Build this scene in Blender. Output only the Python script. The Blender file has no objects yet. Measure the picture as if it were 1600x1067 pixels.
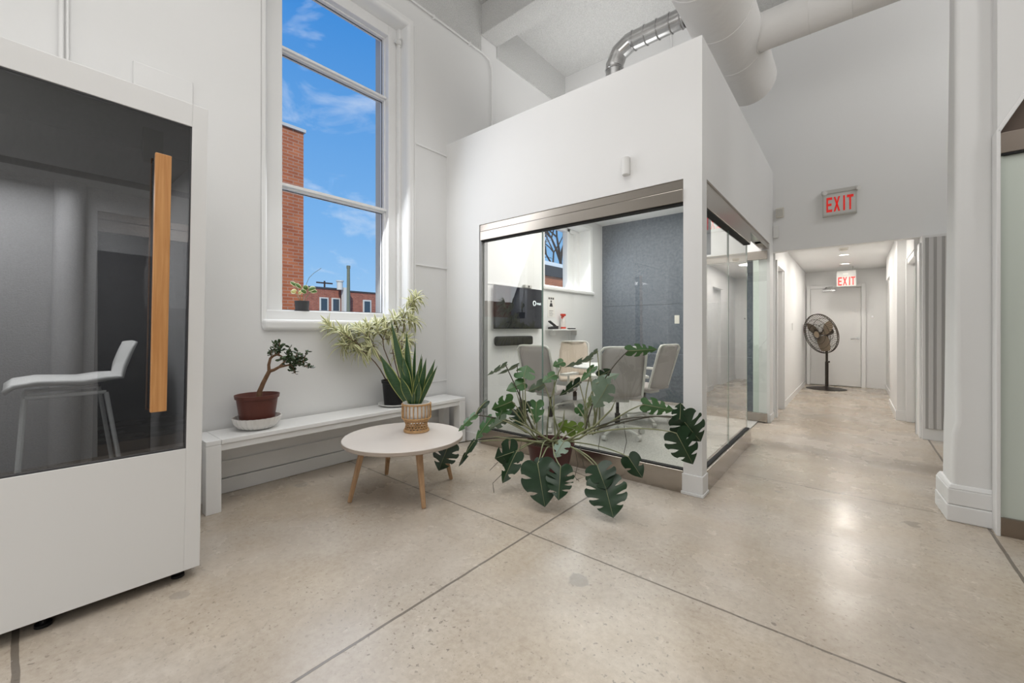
import bpy, math, random
from mathutils import Vector, Matrix, noise as mnoise
R = math.radians
random.seed(7)
SC = bpy.context.scene
COL = SC.collection

# ------------------------------------------------------------------ camera
YAW = R(39.8); FPX = 641.0; CY = 514.8; EYE = 1.2
cam_d = bpy.data.cameras.new('camera')
cam_d.sensor_width = 36.0; cam_d.lens = FPX / 1600 * 36.0
cam_d.shift_y = -(533.5 - CY) / 1600
cam_d.clip_start = 0.03; cam_d.clip_end = 300
cam = bpy.data.objects.new('camera', cam_d); COL.objects.link(cam)
cam.location = (0, 0, EYE); cam.rotation_euler = (R(90), 0, YAW)
SC.camera = cam
_c, _s = math.cos(YAW), math.sin(YAW)
def at(u, v, w):
    """world point seen at pixel (u, v) at forward distance w"""
    r = (u - 800) / FPX * w
    return Vector((-_s * w + _c * r, _c * w + _s * r, EYE - (v - CY) / FPX * w))

# ------------------------------------------------------------------ view + world
SC.view_settings.view_transform = 'Standard'
SC.view_settings.look = 'None'
SC.view_settings.gamma = 1.0
SC.view_settings.use_curve_mapping = False
SC.view_settings.exposure = 0.0

def build_world():
    w = bpy.data.worlds.new('world'); SC.world = w; w.use_nodes = True
    nt = w.node_tree; nt.nodes.clear(); N = nt.nodes.new; L = nt.links.new
    out = N('ShaderNodeOutputWorld'); bg = N('ShaderNodeBackground')
    tc = N('ShaderNodeTexCoord'); sep = N('ShaderNodeSeparateXYZ')
    L(tc.outputs['Generated'], sep.inputs[0])
    ramp = N('ShaderNodeValToRGB')
    e = ramp.color_ramp.elements
    e[0].position = 0.0; e[0].color = (0.40, 0.64, 0.92, 1)
    e[1].position = 0.62; e[1].color = (0.045, 0.255, 0.70, 1)
    m = e.new(0.22); m.color = (0.21, 0.47, 0.86, 1)
    L(sep.outputs['Z'], ramp.inputs[0])
    mp = N('ShaderNodeMapping'); mp.inputs['Scale'].default_value = (3.2, 3.2, 7.5)
    mp.inputs['Location'].default_value = (1.3, 0.4, 0.55)
    L(tc.outputs['Generated'], mp.inputs[0])
    nz = N('ShaderNodeTexNoise'); nz.inputs['Scale'].default_value = 1.5
    nz.inputs['Detail'].default_value = 7; nz.inputs['Roughness'].default_value = 0.58
    nz.inputs['Distortion'].default_value = 0.5
    L(mp.outputs[0], nz.inputs['Vector'])
    cr = N('ShaderNodeValToRGB'); cr.color_ramp.elements[0].position = 0.53
    cr.color_ramp.elements[1].position = 0.86
    L(nz.outputs['Fac'], cr.inputs[0])
    mx = N('ShaderNodeMixRGB'); mx.inputs[2].default_value = (0.92, 0.95, 1.0, 1)
    L(cr.outputs[0], mx.inputs[0]); L(ramp.outputs[0], mx.inputs[1])
    L(mx.outputs[0], bg.inputs[0]); bg.inputs[1].default_value = 1.0
    L(bg.outputs[0], out.inputs[0])
build_world()

def light(name, kind, loc, energy, size=None, rot=(0, 0, 0), color=(1, 1, 1), spread=None):
    d = bpy.data.lights.new(name, kind); d.energy = energy; d.color = color
    if kind == 'AREA':
        d.shape = 'RECTANGLE'; d.size, d.size_y = size
        if spread: d.spread = R(spread)
    elif kind == 'SUN': d.angle = R(0.6)
    elif size: d.shadow_soft_size = size
    o = bpy.data.objects.new(name, d); COL.objects.link(o)
    o.location = loc; o.rotation_euler = rot
    return o
def aim(o, target):
    o.rotation_euler = (Vector(target) - o.location).to_track_quat('-Z', 'Y').to_euler()

sun = light('sun', 'SUN', (20, -20, 30), 3.2, color=(1.0, 0.93, 0.82)); aim(sun, (-6, 4, 0))
l = light('rear_fill', 'AREA', (0.4, -4.8, 1.75), 58, (6.4, 2.5), rot=(R(90), 0, 0), color=(1, 0.99, 0.975))  # added fill from behind the camera; the rear wall has no windows
l = light('right_fill', 'AREA', (4.2, -2.2, 4.0), 75, (1.4, 2.4), color=(1, 0.99, 0.975)); aim(l, (-0.2, 3.2, 1.4))  # fill light added at upper right, with no opening behind it
l = light('exit_wall_fill', 'AREA', (2.6, 4.45, 4.95), 62, (2.0, 1.2), color=(1, 0.99, 0.975)); aim(l, (-0.6, 6.2, 2.6))  # added to lift the exit wall and side fascia; no clerestory there
l = light('overhead_fill', 'AREA', (-0.7, 0.6, 5.05), 74, (3.6, 3.6), color=(1, 0.985, 0.965), spread=125)  # soft overhead fill added for floor and table, without ceiling fixtures
l = light('ceiling_up_fill', 'AREA', (-0.4, 0.0, 3.1), 52, (3.0, 3.0), rot=(R(180), 0, 0), color=(1, 0.99, 0.975))  # unseen upward fill added to brighten the ceiling; nothing hangs here
l = light('roof_up_fill', 'AREA', (-2.45, 4.75, 3.34), 12, (1.8, 1.5), rot=(R(180), 0, 0), color=(1, 0.99, 0.975), spread=120)  # added upward fill for the ceiling over the meeting room, no fixture
l = light('window_daylight', 'AREA', (-3.60, 1.95, 2.6), 22, (1.0, 2.2), color=(0.96, 0.98, 1.0)); aim(l, (0, 2.2, 0.8))
l = light('meeting_room_lamp', 'AREA', (-2.2, 5.0, 3.04), 60, (1.8, 2.2), color=(1, 0.95, 0.90))
l = light('meeting_window_daylight', 'AREA', (-3.60, 5.7, 2.4), 18, (1.2, 1.1), color=(0.97, 0.985, 1.0)); aim(l, (-1.2, 5.7, 1.2))

# ------------------------------------------------------------------ materials
def mat(name, col, rough=0.5, metal=0.0, spec=0.5, bump=None, noise=None, trans=0.0, emit=None, estr=0.0, coat=0.0, sss=None):
    m = bpy.data.materials.new(name); m.use_nodes = True
    nt = m.node_tree; p = nt.nodes['Principled BSDF']; L = nt.links.new; N = nt.nodes.new
    p.inputs['Base Color'].default_value = (*col, 1); p.inputs['Roughness'].default_value = rough
    p.inputs['Metallic'].default_value = metal
    p.inputs['Specular IOR Level'].default_value = spec
    p.inputs['Transmission Weight'].default_value = trans
    p.inputs['Coat Weight'].default_value = coat
    if emit: p.inputs['Emission Color'].default_value = (*emit, 1); p.inputs['Emission Strength'].default_value = estr
    if noise or bump: tc = N('ShaderNodeTexCoord')
    if noise:      # (scale, second colour, detail, stretch)
        sc, c2, det, st = noise
        mp = N('ShaderNodeMapping'); mp.inputs['Scale'].default_value = st; L(tc.outputs['Object'], mp.inputs[0])
        n = N('ShaderNodeTexNoise'); n.inputs['Scale'].default_value = sc; n.inputs['Detail'].default_value = det
        L(mp.outputs[0], n.inputs['Vector'])
        r = N('ShaderNodeValToRGB'); r.color_ramp.elements[0].position = 0.3; r.color_ramp.elements[1].position = 0.7
        r.color_ramp.elements[0].color = (*col, 1); r.color_ramp.elements[1].color = (*c2, 1)
        L(n.outputs['Fac'], r.inputs[0]); L(r.outputs[0], p.inputs['Base Color'])
    if bump:       # (scale, strength, distance)
        n = N('ShaderNodeTexNoise'); n.inputs['Scale'].default_value = bump[0]; n.inputs['Detail'].default_value = 3
        L(tc.outputs['Object'], n.inputs['Vector'])
        b = N('ShaderNodeBump'); b.inputs['Strength'].default_value = bump[1]; b.inputs['Distance'].default_value = bump[2]
        L(n.outputs['Fac'], b.inputs['Height']); L(b.outputs[0], p.inputs['Normal'])
    return m

def glass_mat(name, tint, boost=1.6, rough=0.0, refl=(1, 1, 1)):
    """pane: straight-through transmission with a Fresnel reflection on its outer face"""
    m = bpy.data.materials.new(name); m.use_nodes = True
    nt = m.node_tree; nt.nodes.clear(); N = nt.nodes.new; L = nt.links.new
    out = N('ShaderNodeOutputMaterial'); tr = N('ShaderNodeBsdfTransparent'); gl = N('ShaderNodeBsdfGlossy')
    tr.inputs[0].default_value = (*tint, 1); gl.inputs['Roughness'].default_value = rough; gl.inputs[0].default_value = (*refl, 1)
    fr = N('ShaderNodeFresnel'); fr.inputs['IOR'].default_value = 1.5
    geo = N('ShaderNodeNewGeometry')
    inv = N('ShaderNodeMath'); inv.operation = 'SUBTRACT'; inv.inputs[0].default_value = 1; L(geo.outputs['Backfacing'], inv.inputs[1])
    mu = N('ShaderNodeMath'); mu.operation = 'MULTIPLY'; L(fr.outputs[0], mu.inputs[0]); L(inv.outputs[0], mu.inputs[1])
    m2 = N('ShaderNodeMath'); m2.operation = 'MULTIPLY'; m2.inputs[1].default_value = boost; m2.use_clamp = True; L(mu.outputs[0], m2.inputs[0])
    mx = N('ShaderNodeMixShader'); L(m2.outputs[0], mx.inputs[0]); L(tr.outputs[0], mx.inputs[1]); L(gl.outputs[0], mx.inputs[2])
    L(mx.outputs[0], out.inputs[0])
    return m

def concrete_mat():
    m = bpy.data.materials.new('polished_concrete'); m.use_nodes = True
    nt = m.node_tree; p = nt.nodes['Principled BSDF']; L = nt.links.new; N = nt.nodes.new
    tc = N('ShaderNodeTexCoord'); V = tc.outputs['Object']
    def nz(scale, det=4, rough=0.55, vec=V, dist=0):
        n = N('ShaderNodeTexNoise'); n.inputs['Scale'].default_value = scale; n.inputs['Detail'].default_value = det
        n.inputs['Roughness'].default_value = rough; n.inputs['Distortion'].default_value = dist; L(vec, n.inputs['Vector']); return n.outputs['Fac']
    def ramp(x, stops):
        r = N('ShaderNodeValToRGB'); e = r.color_ramp.elements
        e[0].position, e[0].color = stops[0][0], (*stops[0][1], 1); e[1].position, e[1].color = stops[-1][0], (*stops[-1][1], 1)
        for pos, c in stops[1:-1]: q = e.new(pos); q.color = (*c, 1)
        L(x, r.inputs[0]); return r.outputs[0]
    def mixc(f, a, b, mode='MIX'):
        x = N('ShaderNodeMixRGB'); x.blend_type = mode
        for i, s in ((0, f), (1, a), (2, b)):
            if hasattr(s, 'default_value'): L(s, x.inputs[i])
            elif i == 0: x.inputs[0].default_value = s
            else: x.inputs[i].default_value = (*s, 1)
        return x.outputs[0]
    def math_(op, a, b=None, clamp=False):
        x = N('ShaderNodeMath'); x.operation = op; x.use_clamp = clamp
        for i, s in ((0, a), (1, b)):
            if s is None: continue
            if hasattr(s, 'default_value'): L(s, x.inputs[i])
            else: x.inputs[i].default_value = s
        return x.outputs[0]
    base = ramp(nz(0.9, 5, 0.55, dist=0.3), [(0.30, (0.33, 0.26, 0.19)), (0.5, (0.49, 0.415, 0.335)), (0.70, (0.60, 0.535, 0.46))])
    base = mixc(0.40, base, ramp(nz(4.5, 4, 0.5), [(0.3, (0.32, 0.26, 0.20)), (0.7, (0.63, 0.57, 0.50))]))
    tint = ramp(nz(1.3, 3, 0.5), [(0.4, (0.50, 0.40, 0.28)), (0.6, (0.50, 0.475, 0.45))])
    base = mixc(0.30, base, tint)
    grain = nz(34, 4, 0.7)
    base = mixc(0.28, base, ramp(grain, [(0.28, (0.24, 0.20, 0.16)), (0.5, (0.50, 0.44, 0.37)), (0.70, (0.68, 0.63, 0.56))]))
    # fine dark pits, gathered in some areas
    pits = math_('MULTIPLY', math_('SUBTRACT', nz(52, 2, 0.5), 0.635), 22, True)
    area = ramp(nz(1.7, 3), [(0.36, (0.12, 0.12, 0.12)), (0.62, (1, 1, 1))])
    base = mixc(math_('MULTIPLY', math_('MULTIPLY', pits, area), 0.6), base, (0.11, 0.095, 0.08))
    # scattered grey filler patches and dark blotches
    mpv = N('ShaderNodeMixRGB'); mpv.blend_type = 'ADD'; mpv.inputs[0].default_value = 0.07
    nn = N('ShaderNodeTexNoise'); nn.inputs['Scale'].default_value = 18; L(V, nn.inputs['Vector']); L(V, mpv.inputs[1]); L(nn.outputs['Color'], mpv.inputs[2])
    vo = N('ShaderNodeTexVoronoi'); vo.inputs['Scale'].default_value = 3.1; L(mpv.outputs[0], vo.inputs['Vector'])
    sepc = N('ShaderNodeSeparateColor'); L(vo.outputs['Color'], sepc.inputs[0])
    rad = math_('MULTIPLY', math_('SUBTRACT', sepc.outputs[0], 0.50, True), 0.36)
    edge = math_('DIVIDE', math_('SUBTRACT', rad, vo.outputs['Distance']), 0.025, True)
    base = mixc(math_('MULTIPLY', edge, 0.55), base, mixc(sepc.outputs[1], (0.16, 0.14, 0.12), (0.36, 0.345, 0.32)))
    v2 = N('ShaderNodeTexVoronoi'); v2.inputs['Scale'].default_value = 9.0; L(mpv.outputs[0], v2.inputs['Vector'])
    sp2 = N('ShaderNodeSeparateColor'); L(v2.outputs['Color'], sp2.inputs[0])
    e2 = math_('DIVIDE', math_('SUBTRACT', math_('MULTIPLY', math_('SUBTRACT', sp2.outputs[0], 0.62, True), 0.26), v2.outputs['Distance']), 0.03, True)
    base = mixc(math_('MULTIPLY', e2, 0.7), base, (0.13, 0.11, 0.09))
    stain = ramp(nz(0.55, 5, 0.6, dist=0.8), [(0.48, (0, 0, 0)), (0.70, (1, 1, 1))])
    base = mixc(math_('MULTIPLY', stain, 0.45), base, (0.27, 0.215, 0.165))
    # darker weathered band across the floor by the meeting room door
    sep = N('ShaderNodeSeparateXYZ'); wob = N('ShaderNodeVectorMath'); wob.operation = 'MULTIPLY_ADD'
    nw = N('ShaderNodeTexNoise'); nw.inputs['Scale'].default_value = 9; nw.inputs['Detail'].default_value = 5; L(V, nw.inputs['Vector'])
    L(nw.outputs['Color'], wob.inputs[0]); wob.inputs[1].default_value = (0.008, 0.008, 0); L(V, wob.inputs[2])
    L(wob.outputs[0], sep.inputs[0]); X, Y = sep.outputs[0], sep.outputs[1]
    def line(c, pos, hw, fade):
        d = math_('ABSOLUTE', math_('SUBTRACT', c, pos + 0.004)); return math_('DIVIDE', math_('SUBTRACT', hw + fade, d), fade, True)
    right = math_('GREATER_THAN', X, -0.83)
    band = math_('MULTIPLY', math_('MULTIPLY', line(Y, 5.0, 0.10, 0.12), nz(2.3, 5)), right)
    base = mixc(math_('MULTIPLY', band, 0.9, True), base, (0.20, 0.165, 0.13))
    j = line(Y, -0.01, 0.009, 0.002)
    for c, pos, hw in ((Y, 1.925, 0.0045), (X, -1.465, 0.0055), (Y, 3.845, 0.0035), (X, 0.625, 0.007)):
        q = line(c, pos, hw, 0.002)
        if pos == 0.625: q = math_('MULTIPLY', q, math_('GREATER_THAN', Y, 1.9))
        if pos == 3.845: q = math_('MULTIPLY', q, math_('GREATER_THAN', X, -0.72))
        if pos == -1.465: q = math_('MULTIPLY', q, math_('GREATER_THAN', Y, -3))
        j = math_('MAXIMUM', j, q)
    base = mixc(math_('MULTIPLY', j, 0.85), base, (0.13, 0.11, 0.09))
    L(base, p.inputs['Base Color'])
    ro = math_('ADD', math_('MULTIPLY', nz(2.5, 5), 0.26), 0.14)
    L(ro, p.inputs['Roughness']); p.inputs['Specular IOR Level'].default_value = 0.5
    b = N('ShaderNodeBump'); b.inputs['Strength'].default_value = 0.25; b.inputs['Distance'].default_value = 0.004
    L(math_('SUBTRACT', 0.0, j), b.inputs['Height']); L(b.outputs[0], p.inputs['Normal'])
    return m

def brick_mat(name, c1, c2, mortar, axis='Y', scale=1.0):
    m = bpy.data.materials.new(name); m.use_nodes = True
    nt = m.node_tree; p = nt.nodes['Principled BSDF']; L = nt.links.new; N = nt.nodes.new
    tc = N('ShaderNodeTexCoord'); sp = N('ShaderNodeSeparateXYZ'); cb = N('ShaderNodeCombineXYZ')
    L(tc.outputs['Object'], sp.inputs[0]); 
    ad = N('ShaderNodeMath'); ad.operation = 'ADD'; L(sp.outputs['X'], ad.inputs[0]); L(sp.outputs['Y'], ad.inputs[1])
    L(ad.outputs[0], cb.inputs[0]); L(sp.outputs['Z'], cb.inputs[1])
    b = N('ShaderNodeTexBrick'); b.inputs['Color1'].default_value = (*c1, 1); b.inputs['Color2'].default_value = (*c2, 1); b.inputs['Mortar'].default_value = (*mortar, 1)
    b.inputs['Scale'].default_value = 1; b.inputs['Brick Width'].default_value = 0.235 * scale; b.inputs['Row Height'].default_value = 0.075 * scale
    b.inputs['Mortar Size'].default_value = 0.009 * scale; b.inputs['Bias'].default_value = -0.1
    L(cb.outputs[0], b.inputs['Vector'])
    n = N('ShaderNodeTexNoise'); n.inputs['Scale'].default_value = 2.2; n.inputs['Detail'].default_value = 4; L(tc.outputs['Object'], n.inputs['Vector'])
    mx = N('ShaderNodeMixRGB'); mx.blend_type = 'OVERLAY'; mx.inputs[0].default_value = 0.35; L(b.outputs['Color'], mx.inputs[1]); L(n.outputs['Fac'], mx.inputs[2])
    L(mx.outputs[0], p.inputs['Base Color']); p.inputs['Roughness'].default_value = 0.9
    return m

def wood_mat(name, c1, c2, axis_scale, rough=0.45):
    m = bpy.data.materials.new(name); m.use_nodes = True
    nt = m.node_tree; p = nt.nodes['Principled BSDF']; L = nt.links.new; N = nt.nodes.new
    tc = N('ShaderNodeTexCoord'); mp = N('ShaderNodeMapping'); mp.inputs['Scale'].default_value = axis_scale; L(tc.outputs['Object'], mp.inputs[0])
    n = N('ShaderNodeTexNoise'); n.inputs['Scale'].default_value = 1; n.inputs['Detail'].default_value = 6; n.inputs['Distortion'].default_value = 0.7; L(mp.outputs[0], n.inputs['Vector'])
    r = N('ShaderNodeValToRGB'); r.color_ramp.elements[0].position = 0.3; r.color_ramp.elements[1].position = 0.7
    r.color_ramp.elements[0].color = (*c1, 1); r.color_ramp.elements[1].color = (*c2, 1)
    L(n.outputs['Fac'], r.inputs[0]); L(r.outputs[0], p.inputs['Base Color']); p.inputs['Roughness'].default_value = rough
    return m

M = {}
M['wall'] = mat('white_painted_plaster', (0.80, 0.80, 0.795), 0.62, spec=0.35, bump=(6, 0.10, 0.02))
M['wall_smooth'] = mat('white_painted_drywall', (0.82, 0.82, 0.815), 0.55, spec=0.35)
M['stipple'] = mat('stippled_white_ceiling', (0.74, 0.74, 0.73), 0.9, spec=0.1, bump=(70, 0.9, 0.02), noise=(85, (0.60, 0.60, 0.59), 3, (1, 1, 1)))
M['trim'] = mat('white_gloss_trim', (0.84, 0.84, 0.835), 0.35)
M['grey_trim'] = mat('grey_channel_trim', (0.30, 0.30, 0.30), 0.6)  # even grey for the side channel of the front glazing
M['floor'] = concrete_mat()
M['carpet'] = mat('light_grey_carpet', (0.66, 0.65, 0.61), 0.95, spec=0.05, bump=(200, 0.8, 0.01), noise=(110, (0.42, 0.41, 0.38), 3, (1, 1, 1)))
M['blue'] = mat('slate_blue_wall_board', (0.085, 0.102, 0.130), 0.5, noise=(26, (0.145, 0.165, 0.19), 6, (1, 1, 1)), bump=(60, 0.2, 0.006))
M['steel'] = mat('brushed_stainless_steel', (0.43, 0.395, 0.355), 0.24, 1.0)
M['steel_dark'] = mat('bronze_grey_metal', (0.33, 0.28, 0.24), 0.30, 1.0)
M['chrome'] = mat('satin_chrome', (0.62, 0.62, 0.62), 0.2, 1.0)
M['duct_metal'] = mat('galvanised_duct', (0.50, 0.50, 0.50), 0.26, 1.0, noise=(6, (0.68, 0.68, 0.68), 4, (1, 3, 3)))
M['duct_white'] = mat('white_painted_duct', (0.80, 0.79, 0.775), 0.6, spec=0.3, bump=(9, 0.25, 0.02))
M['glass'] = glass_mat('clear_glass', (0.965, 0.985, 0.975), 1.7)
M['win_glass'] = glass_mat('window_glass', (0.98, 0.99, 0.99), 0.08)
M['pod_glass'] = glass_mat('grey_acoustic_glass', (0.62, 0.63, 0.64), 2.6)
M['frost'] = mat('frosted_green_glass', (0.66, 0.72, 0.66), 0.25, spec=0.5)
M['glass_edge'] = mat('green_glass_edge', (0.16, 0.24, 0.21), 0.2)
M['black'] = mat('black_plastic', (0.008, 0.008, 0.009), 0.5, spec=0.3)
M['black_matte'] = mat('black_seal', (0.01, 0.01, 0.01), 0.8)
M['dark'] = mat('dark_grey_plastic', (0.05, 0.05, 0.055), 0.5)
M['white_plastic'] = mat('white_plastic', (0.78, 0.78, 0.765), 0.4)
M['cream_plastic'] = mat('cream_plastic', (0.72, 0.69, 0.62), 0.4)
M['grey_plastic'] = mat('pale_grey_plastic', (0.56, 0.55, 0.52), 0.45)
M['pod_white'] = mat('white_laminate', (0.80, 0.80, 0.795), 0.45, spec=0.4)
M['felt'] = mat('grey_felt', (0.30, 0.30, 0.305), 0.95, spec=0.05, bump=(140, 0.5, 0.006), noise=(120, (0.21, 0.21, 0.215), 4, (1, 1, 2.5)))
M['felt_dark'] = mat('dark_grey_felt', (0.075, 0.075, 0.08), 0.95, spec=0.05, noise=(9, (0.10, 0.10, 0.105), 4, (1, 8, 8)))
M['oak'] = wood_mat('oak_handle_wood', (0.50, 0.215, 0.065), (0.66, 0.34, 0.13), (60, 60, 3), 0.4)
M['leg_wood'] = wood_mat('light_beech_wood', (0.36, 0.21, 0.11), (0.50, 0.32, 0.18), (50, 50, 5), 0.45)
M['table_top'] = mat('warm_white_laminate', (0.66, 0.61, 0.57), 0.32)
M['table_edge'] = wood_mat('greige_table_edge', (0.40, 0.34, 0.29), (0.50, 0.43, 0.37), (6, 6, 60), 0.5)
M['terracotta'] = mat('brown_plastic_pot', (0.115, 0.030, 0.020), 0.45)
M['maroon'] = mat('maroon_plastic_pot', (0.075, 0.018, 0.018), 0.45)
M['ceramic'] = mat('white_ceramic', (0.80, 0.78, 0.75), 0.25)
M['soil'] = mat('potting_soil', (0.035, 0.024, 0.016), 0.95, spec=0.1, bump=(60, 1.0, 0.02), noise=(80, (0.10, 0.075, 0.05), 3, (1, 1, 1)))
M['rattan'] = wood_mat('rattan_cane', (0.40, 0.22, 0.09), (0.58, 0.36, 0.17), (20, 20, 60), 0.5)
M['bark'] = wood_mat('jade_trunk_bark', (0.14, 0.070, 0.035), (0.24, 0.14, 0.08), (40, 40, 20), 0.8)
M['jade_leaf'] = mat('jade_leaf', (0.018, 0.040, 0.014), 0.25, noise=(30, (0.05, 0.085, 0.03), 2, (1, 1, 1)))
M['mon_leaf'] = mat('monstera_leaf_dark', (0.011, 0.030, 0.013), 0.30, noise=(8, (0.021, 0.052, 0.022), 3, (1, 1, 1)), spec=0.38)
M['mon_leaf2'] = mat('monstera_leaf_green', (0.035, 0.105, 0.028), 0.33, noise=(8, (0.055, 0.145, 0.04), 3, (1, 1, 1)))
M['mon_leaf3'] = mat('monstera_leaf_yellowing', (0.16, 0.24, 0.03), 0.4, noise=(10, (0.10, 0.17, 0.02), 3, (1, 1, 1)))
M['mon_under'] = mat('monstera_leaf_pale', (0.13, 0.19, 0.13), 0.32, noise=(9, (0.20, 0.27, 0.20), 3, (1, 1, 1)))
M['petiole'] = mat('monstera_petiole', (0.16, 0.185, 0.085), 0.5, noise=(14, (0.27, 0.27, 0.15), 2, (1, 1, 1)))
M['petiole_dark'] = mat('monstera_petiole_dark', (0.06, 0.055, 0.035), 0.5)
M['sans_green'] = mat('snake_plant_green', (0.018, 0.060, 0.018), 0.35, noise=(30, (0.035, 0.095, 0.03), 3, (1, 1, 5)))
M['sans_edge'] = mat('snake_plant_yellow_edge', (0.40, 0.42, 0.13), 0.4)
M['drac_green'] = mat('variegated_leaf_green', (0.09, 0.15, 0.03), 0.4)
M['drac_cream'] = mat('variegated_leaf_cream', (0.86, 0.84, 0.52), 0.45)
M['drac_stem'] = mat('thin_brown_stem', (0.13, 0.085, 0.055), 0.7)
M['mesh_grey'] = mat('warm_grey_chair_mesh', (0.43, 0.39, 0.375), 0.8, spec=0.15, bump=(300, 0.4, 0.003))
M['mesh_cream'] = mat('cream_chair_mesh', (0.58, 0.50, 0.42), 0.8, spec=0.15)
M['chair_white'] = mat('off_white_chair_frame', (0.68, 0.67, 0.63), 0.4)
M['fan_black'] = mat('black_fan_metal', (0.030, 0.022, 0.016), 0.4, 0.3)
M['fan_wire'] = mat('brown_fan_wire', (0.055, 0.040, 0.028), 0.5)
M['fan_blade'] = mat('grey_brown_fan_blade', (0.32, 0.25, 0.175), 0.5, 0.0)
M['screen'] = mat('dark_screen', (0.012, 0.012, 0.018), 0.08)
M['speaker_cloth'] = mat('black_speaker_cloth', (0.018, 0.018, 0.018), 0.9, bump=(120, 0.6, 0.004))
M['red'] = mat('red_plastic', (0.62, 0.045, 0.02), 0.35)
M['exit_red'] = mat('exit_letter_red', (0.75, 0.02, 0.015), 0.4, emit=(1.0, 0.03, 0.02), estr=0.22)
M['sign_grey'] = mat('sign_housing_grey', (0.46, 0.455, 0.44), 0.5)
M['exit_face'] = mat('exit_sign_face', (0.62, 0.62, 0.60), 0.4)
M['lamp_glow'] = mat('lamp_diffuser', (0.9, 0.9, 0.88), 0.4, emit=(1.0, 0.95, 0.86), estr=5.0)
M['paper'] = mat('white_paper', (0.80, 0.78, 0.75), 0.7)
M['ink'] = mat('black_ink', (0.02, 0.02, 0.02), 0.7)
M['clear_plastic'] = mat('translucent_spray_bottle', (0.75, 0.70, 0.68), 0.3)
M['screen_glow'] = mat('screen_logo_white', (0.8, 0.85, 0.85), 0.4, emit=(0.75, 0.85, 0.85), estr=0.7)
M['door_white'] = mat('white_door_paint', (0.79, 0.785, 0.775), 0.4)
M['slat_grey'] = mat('grey_slat', (0.40, 0.39, 0.38), 0.5)
M['slat_light'] = mat('pale_slat', (0.62, 0.61, 0.60), 0.5)
M['brick_orange'] = brick_mat('orange_brick', (0.42, 0.12, 0.05), (0.54, 0.18, 0.075), (0.46, 0.27, 0.19))
M['brick_red'] = brick_mat('red_brick', (0.30, 0.085, 0.05), (0.40, 0.13, 0.075), (0.30, 0.19, 0.15), scale=2.2)
M['stone'] = mat('pale_stone', (0.62, 0.60, 0.55), 0.8)
M['roof_dark'] = mat('dark_roofing', (0.06, 0.06, 0.065), 0.8)
M['snow'] = mat('snow', (0.86, 0.88, 0.90), 0.8)
M['pole_wood'] = mat('weathered_pole', (0.17, 0.18, 0.13), 0.85)
M['win_dark'] = mat('dark_window_glass', (0.05, 0.07, 0.09), 0.1)
M['tree_bark'] = mat('bare_tree_bark', (0.05, 0.035, 0.03), 0.9)
M['ground'] = mat('snowy_asphalt', (0.30, 0.30, 0.30), 0.9, noise=(0.6, (0.62, 0.63, 0.65), 4, (1, 1, 1)))

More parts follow.
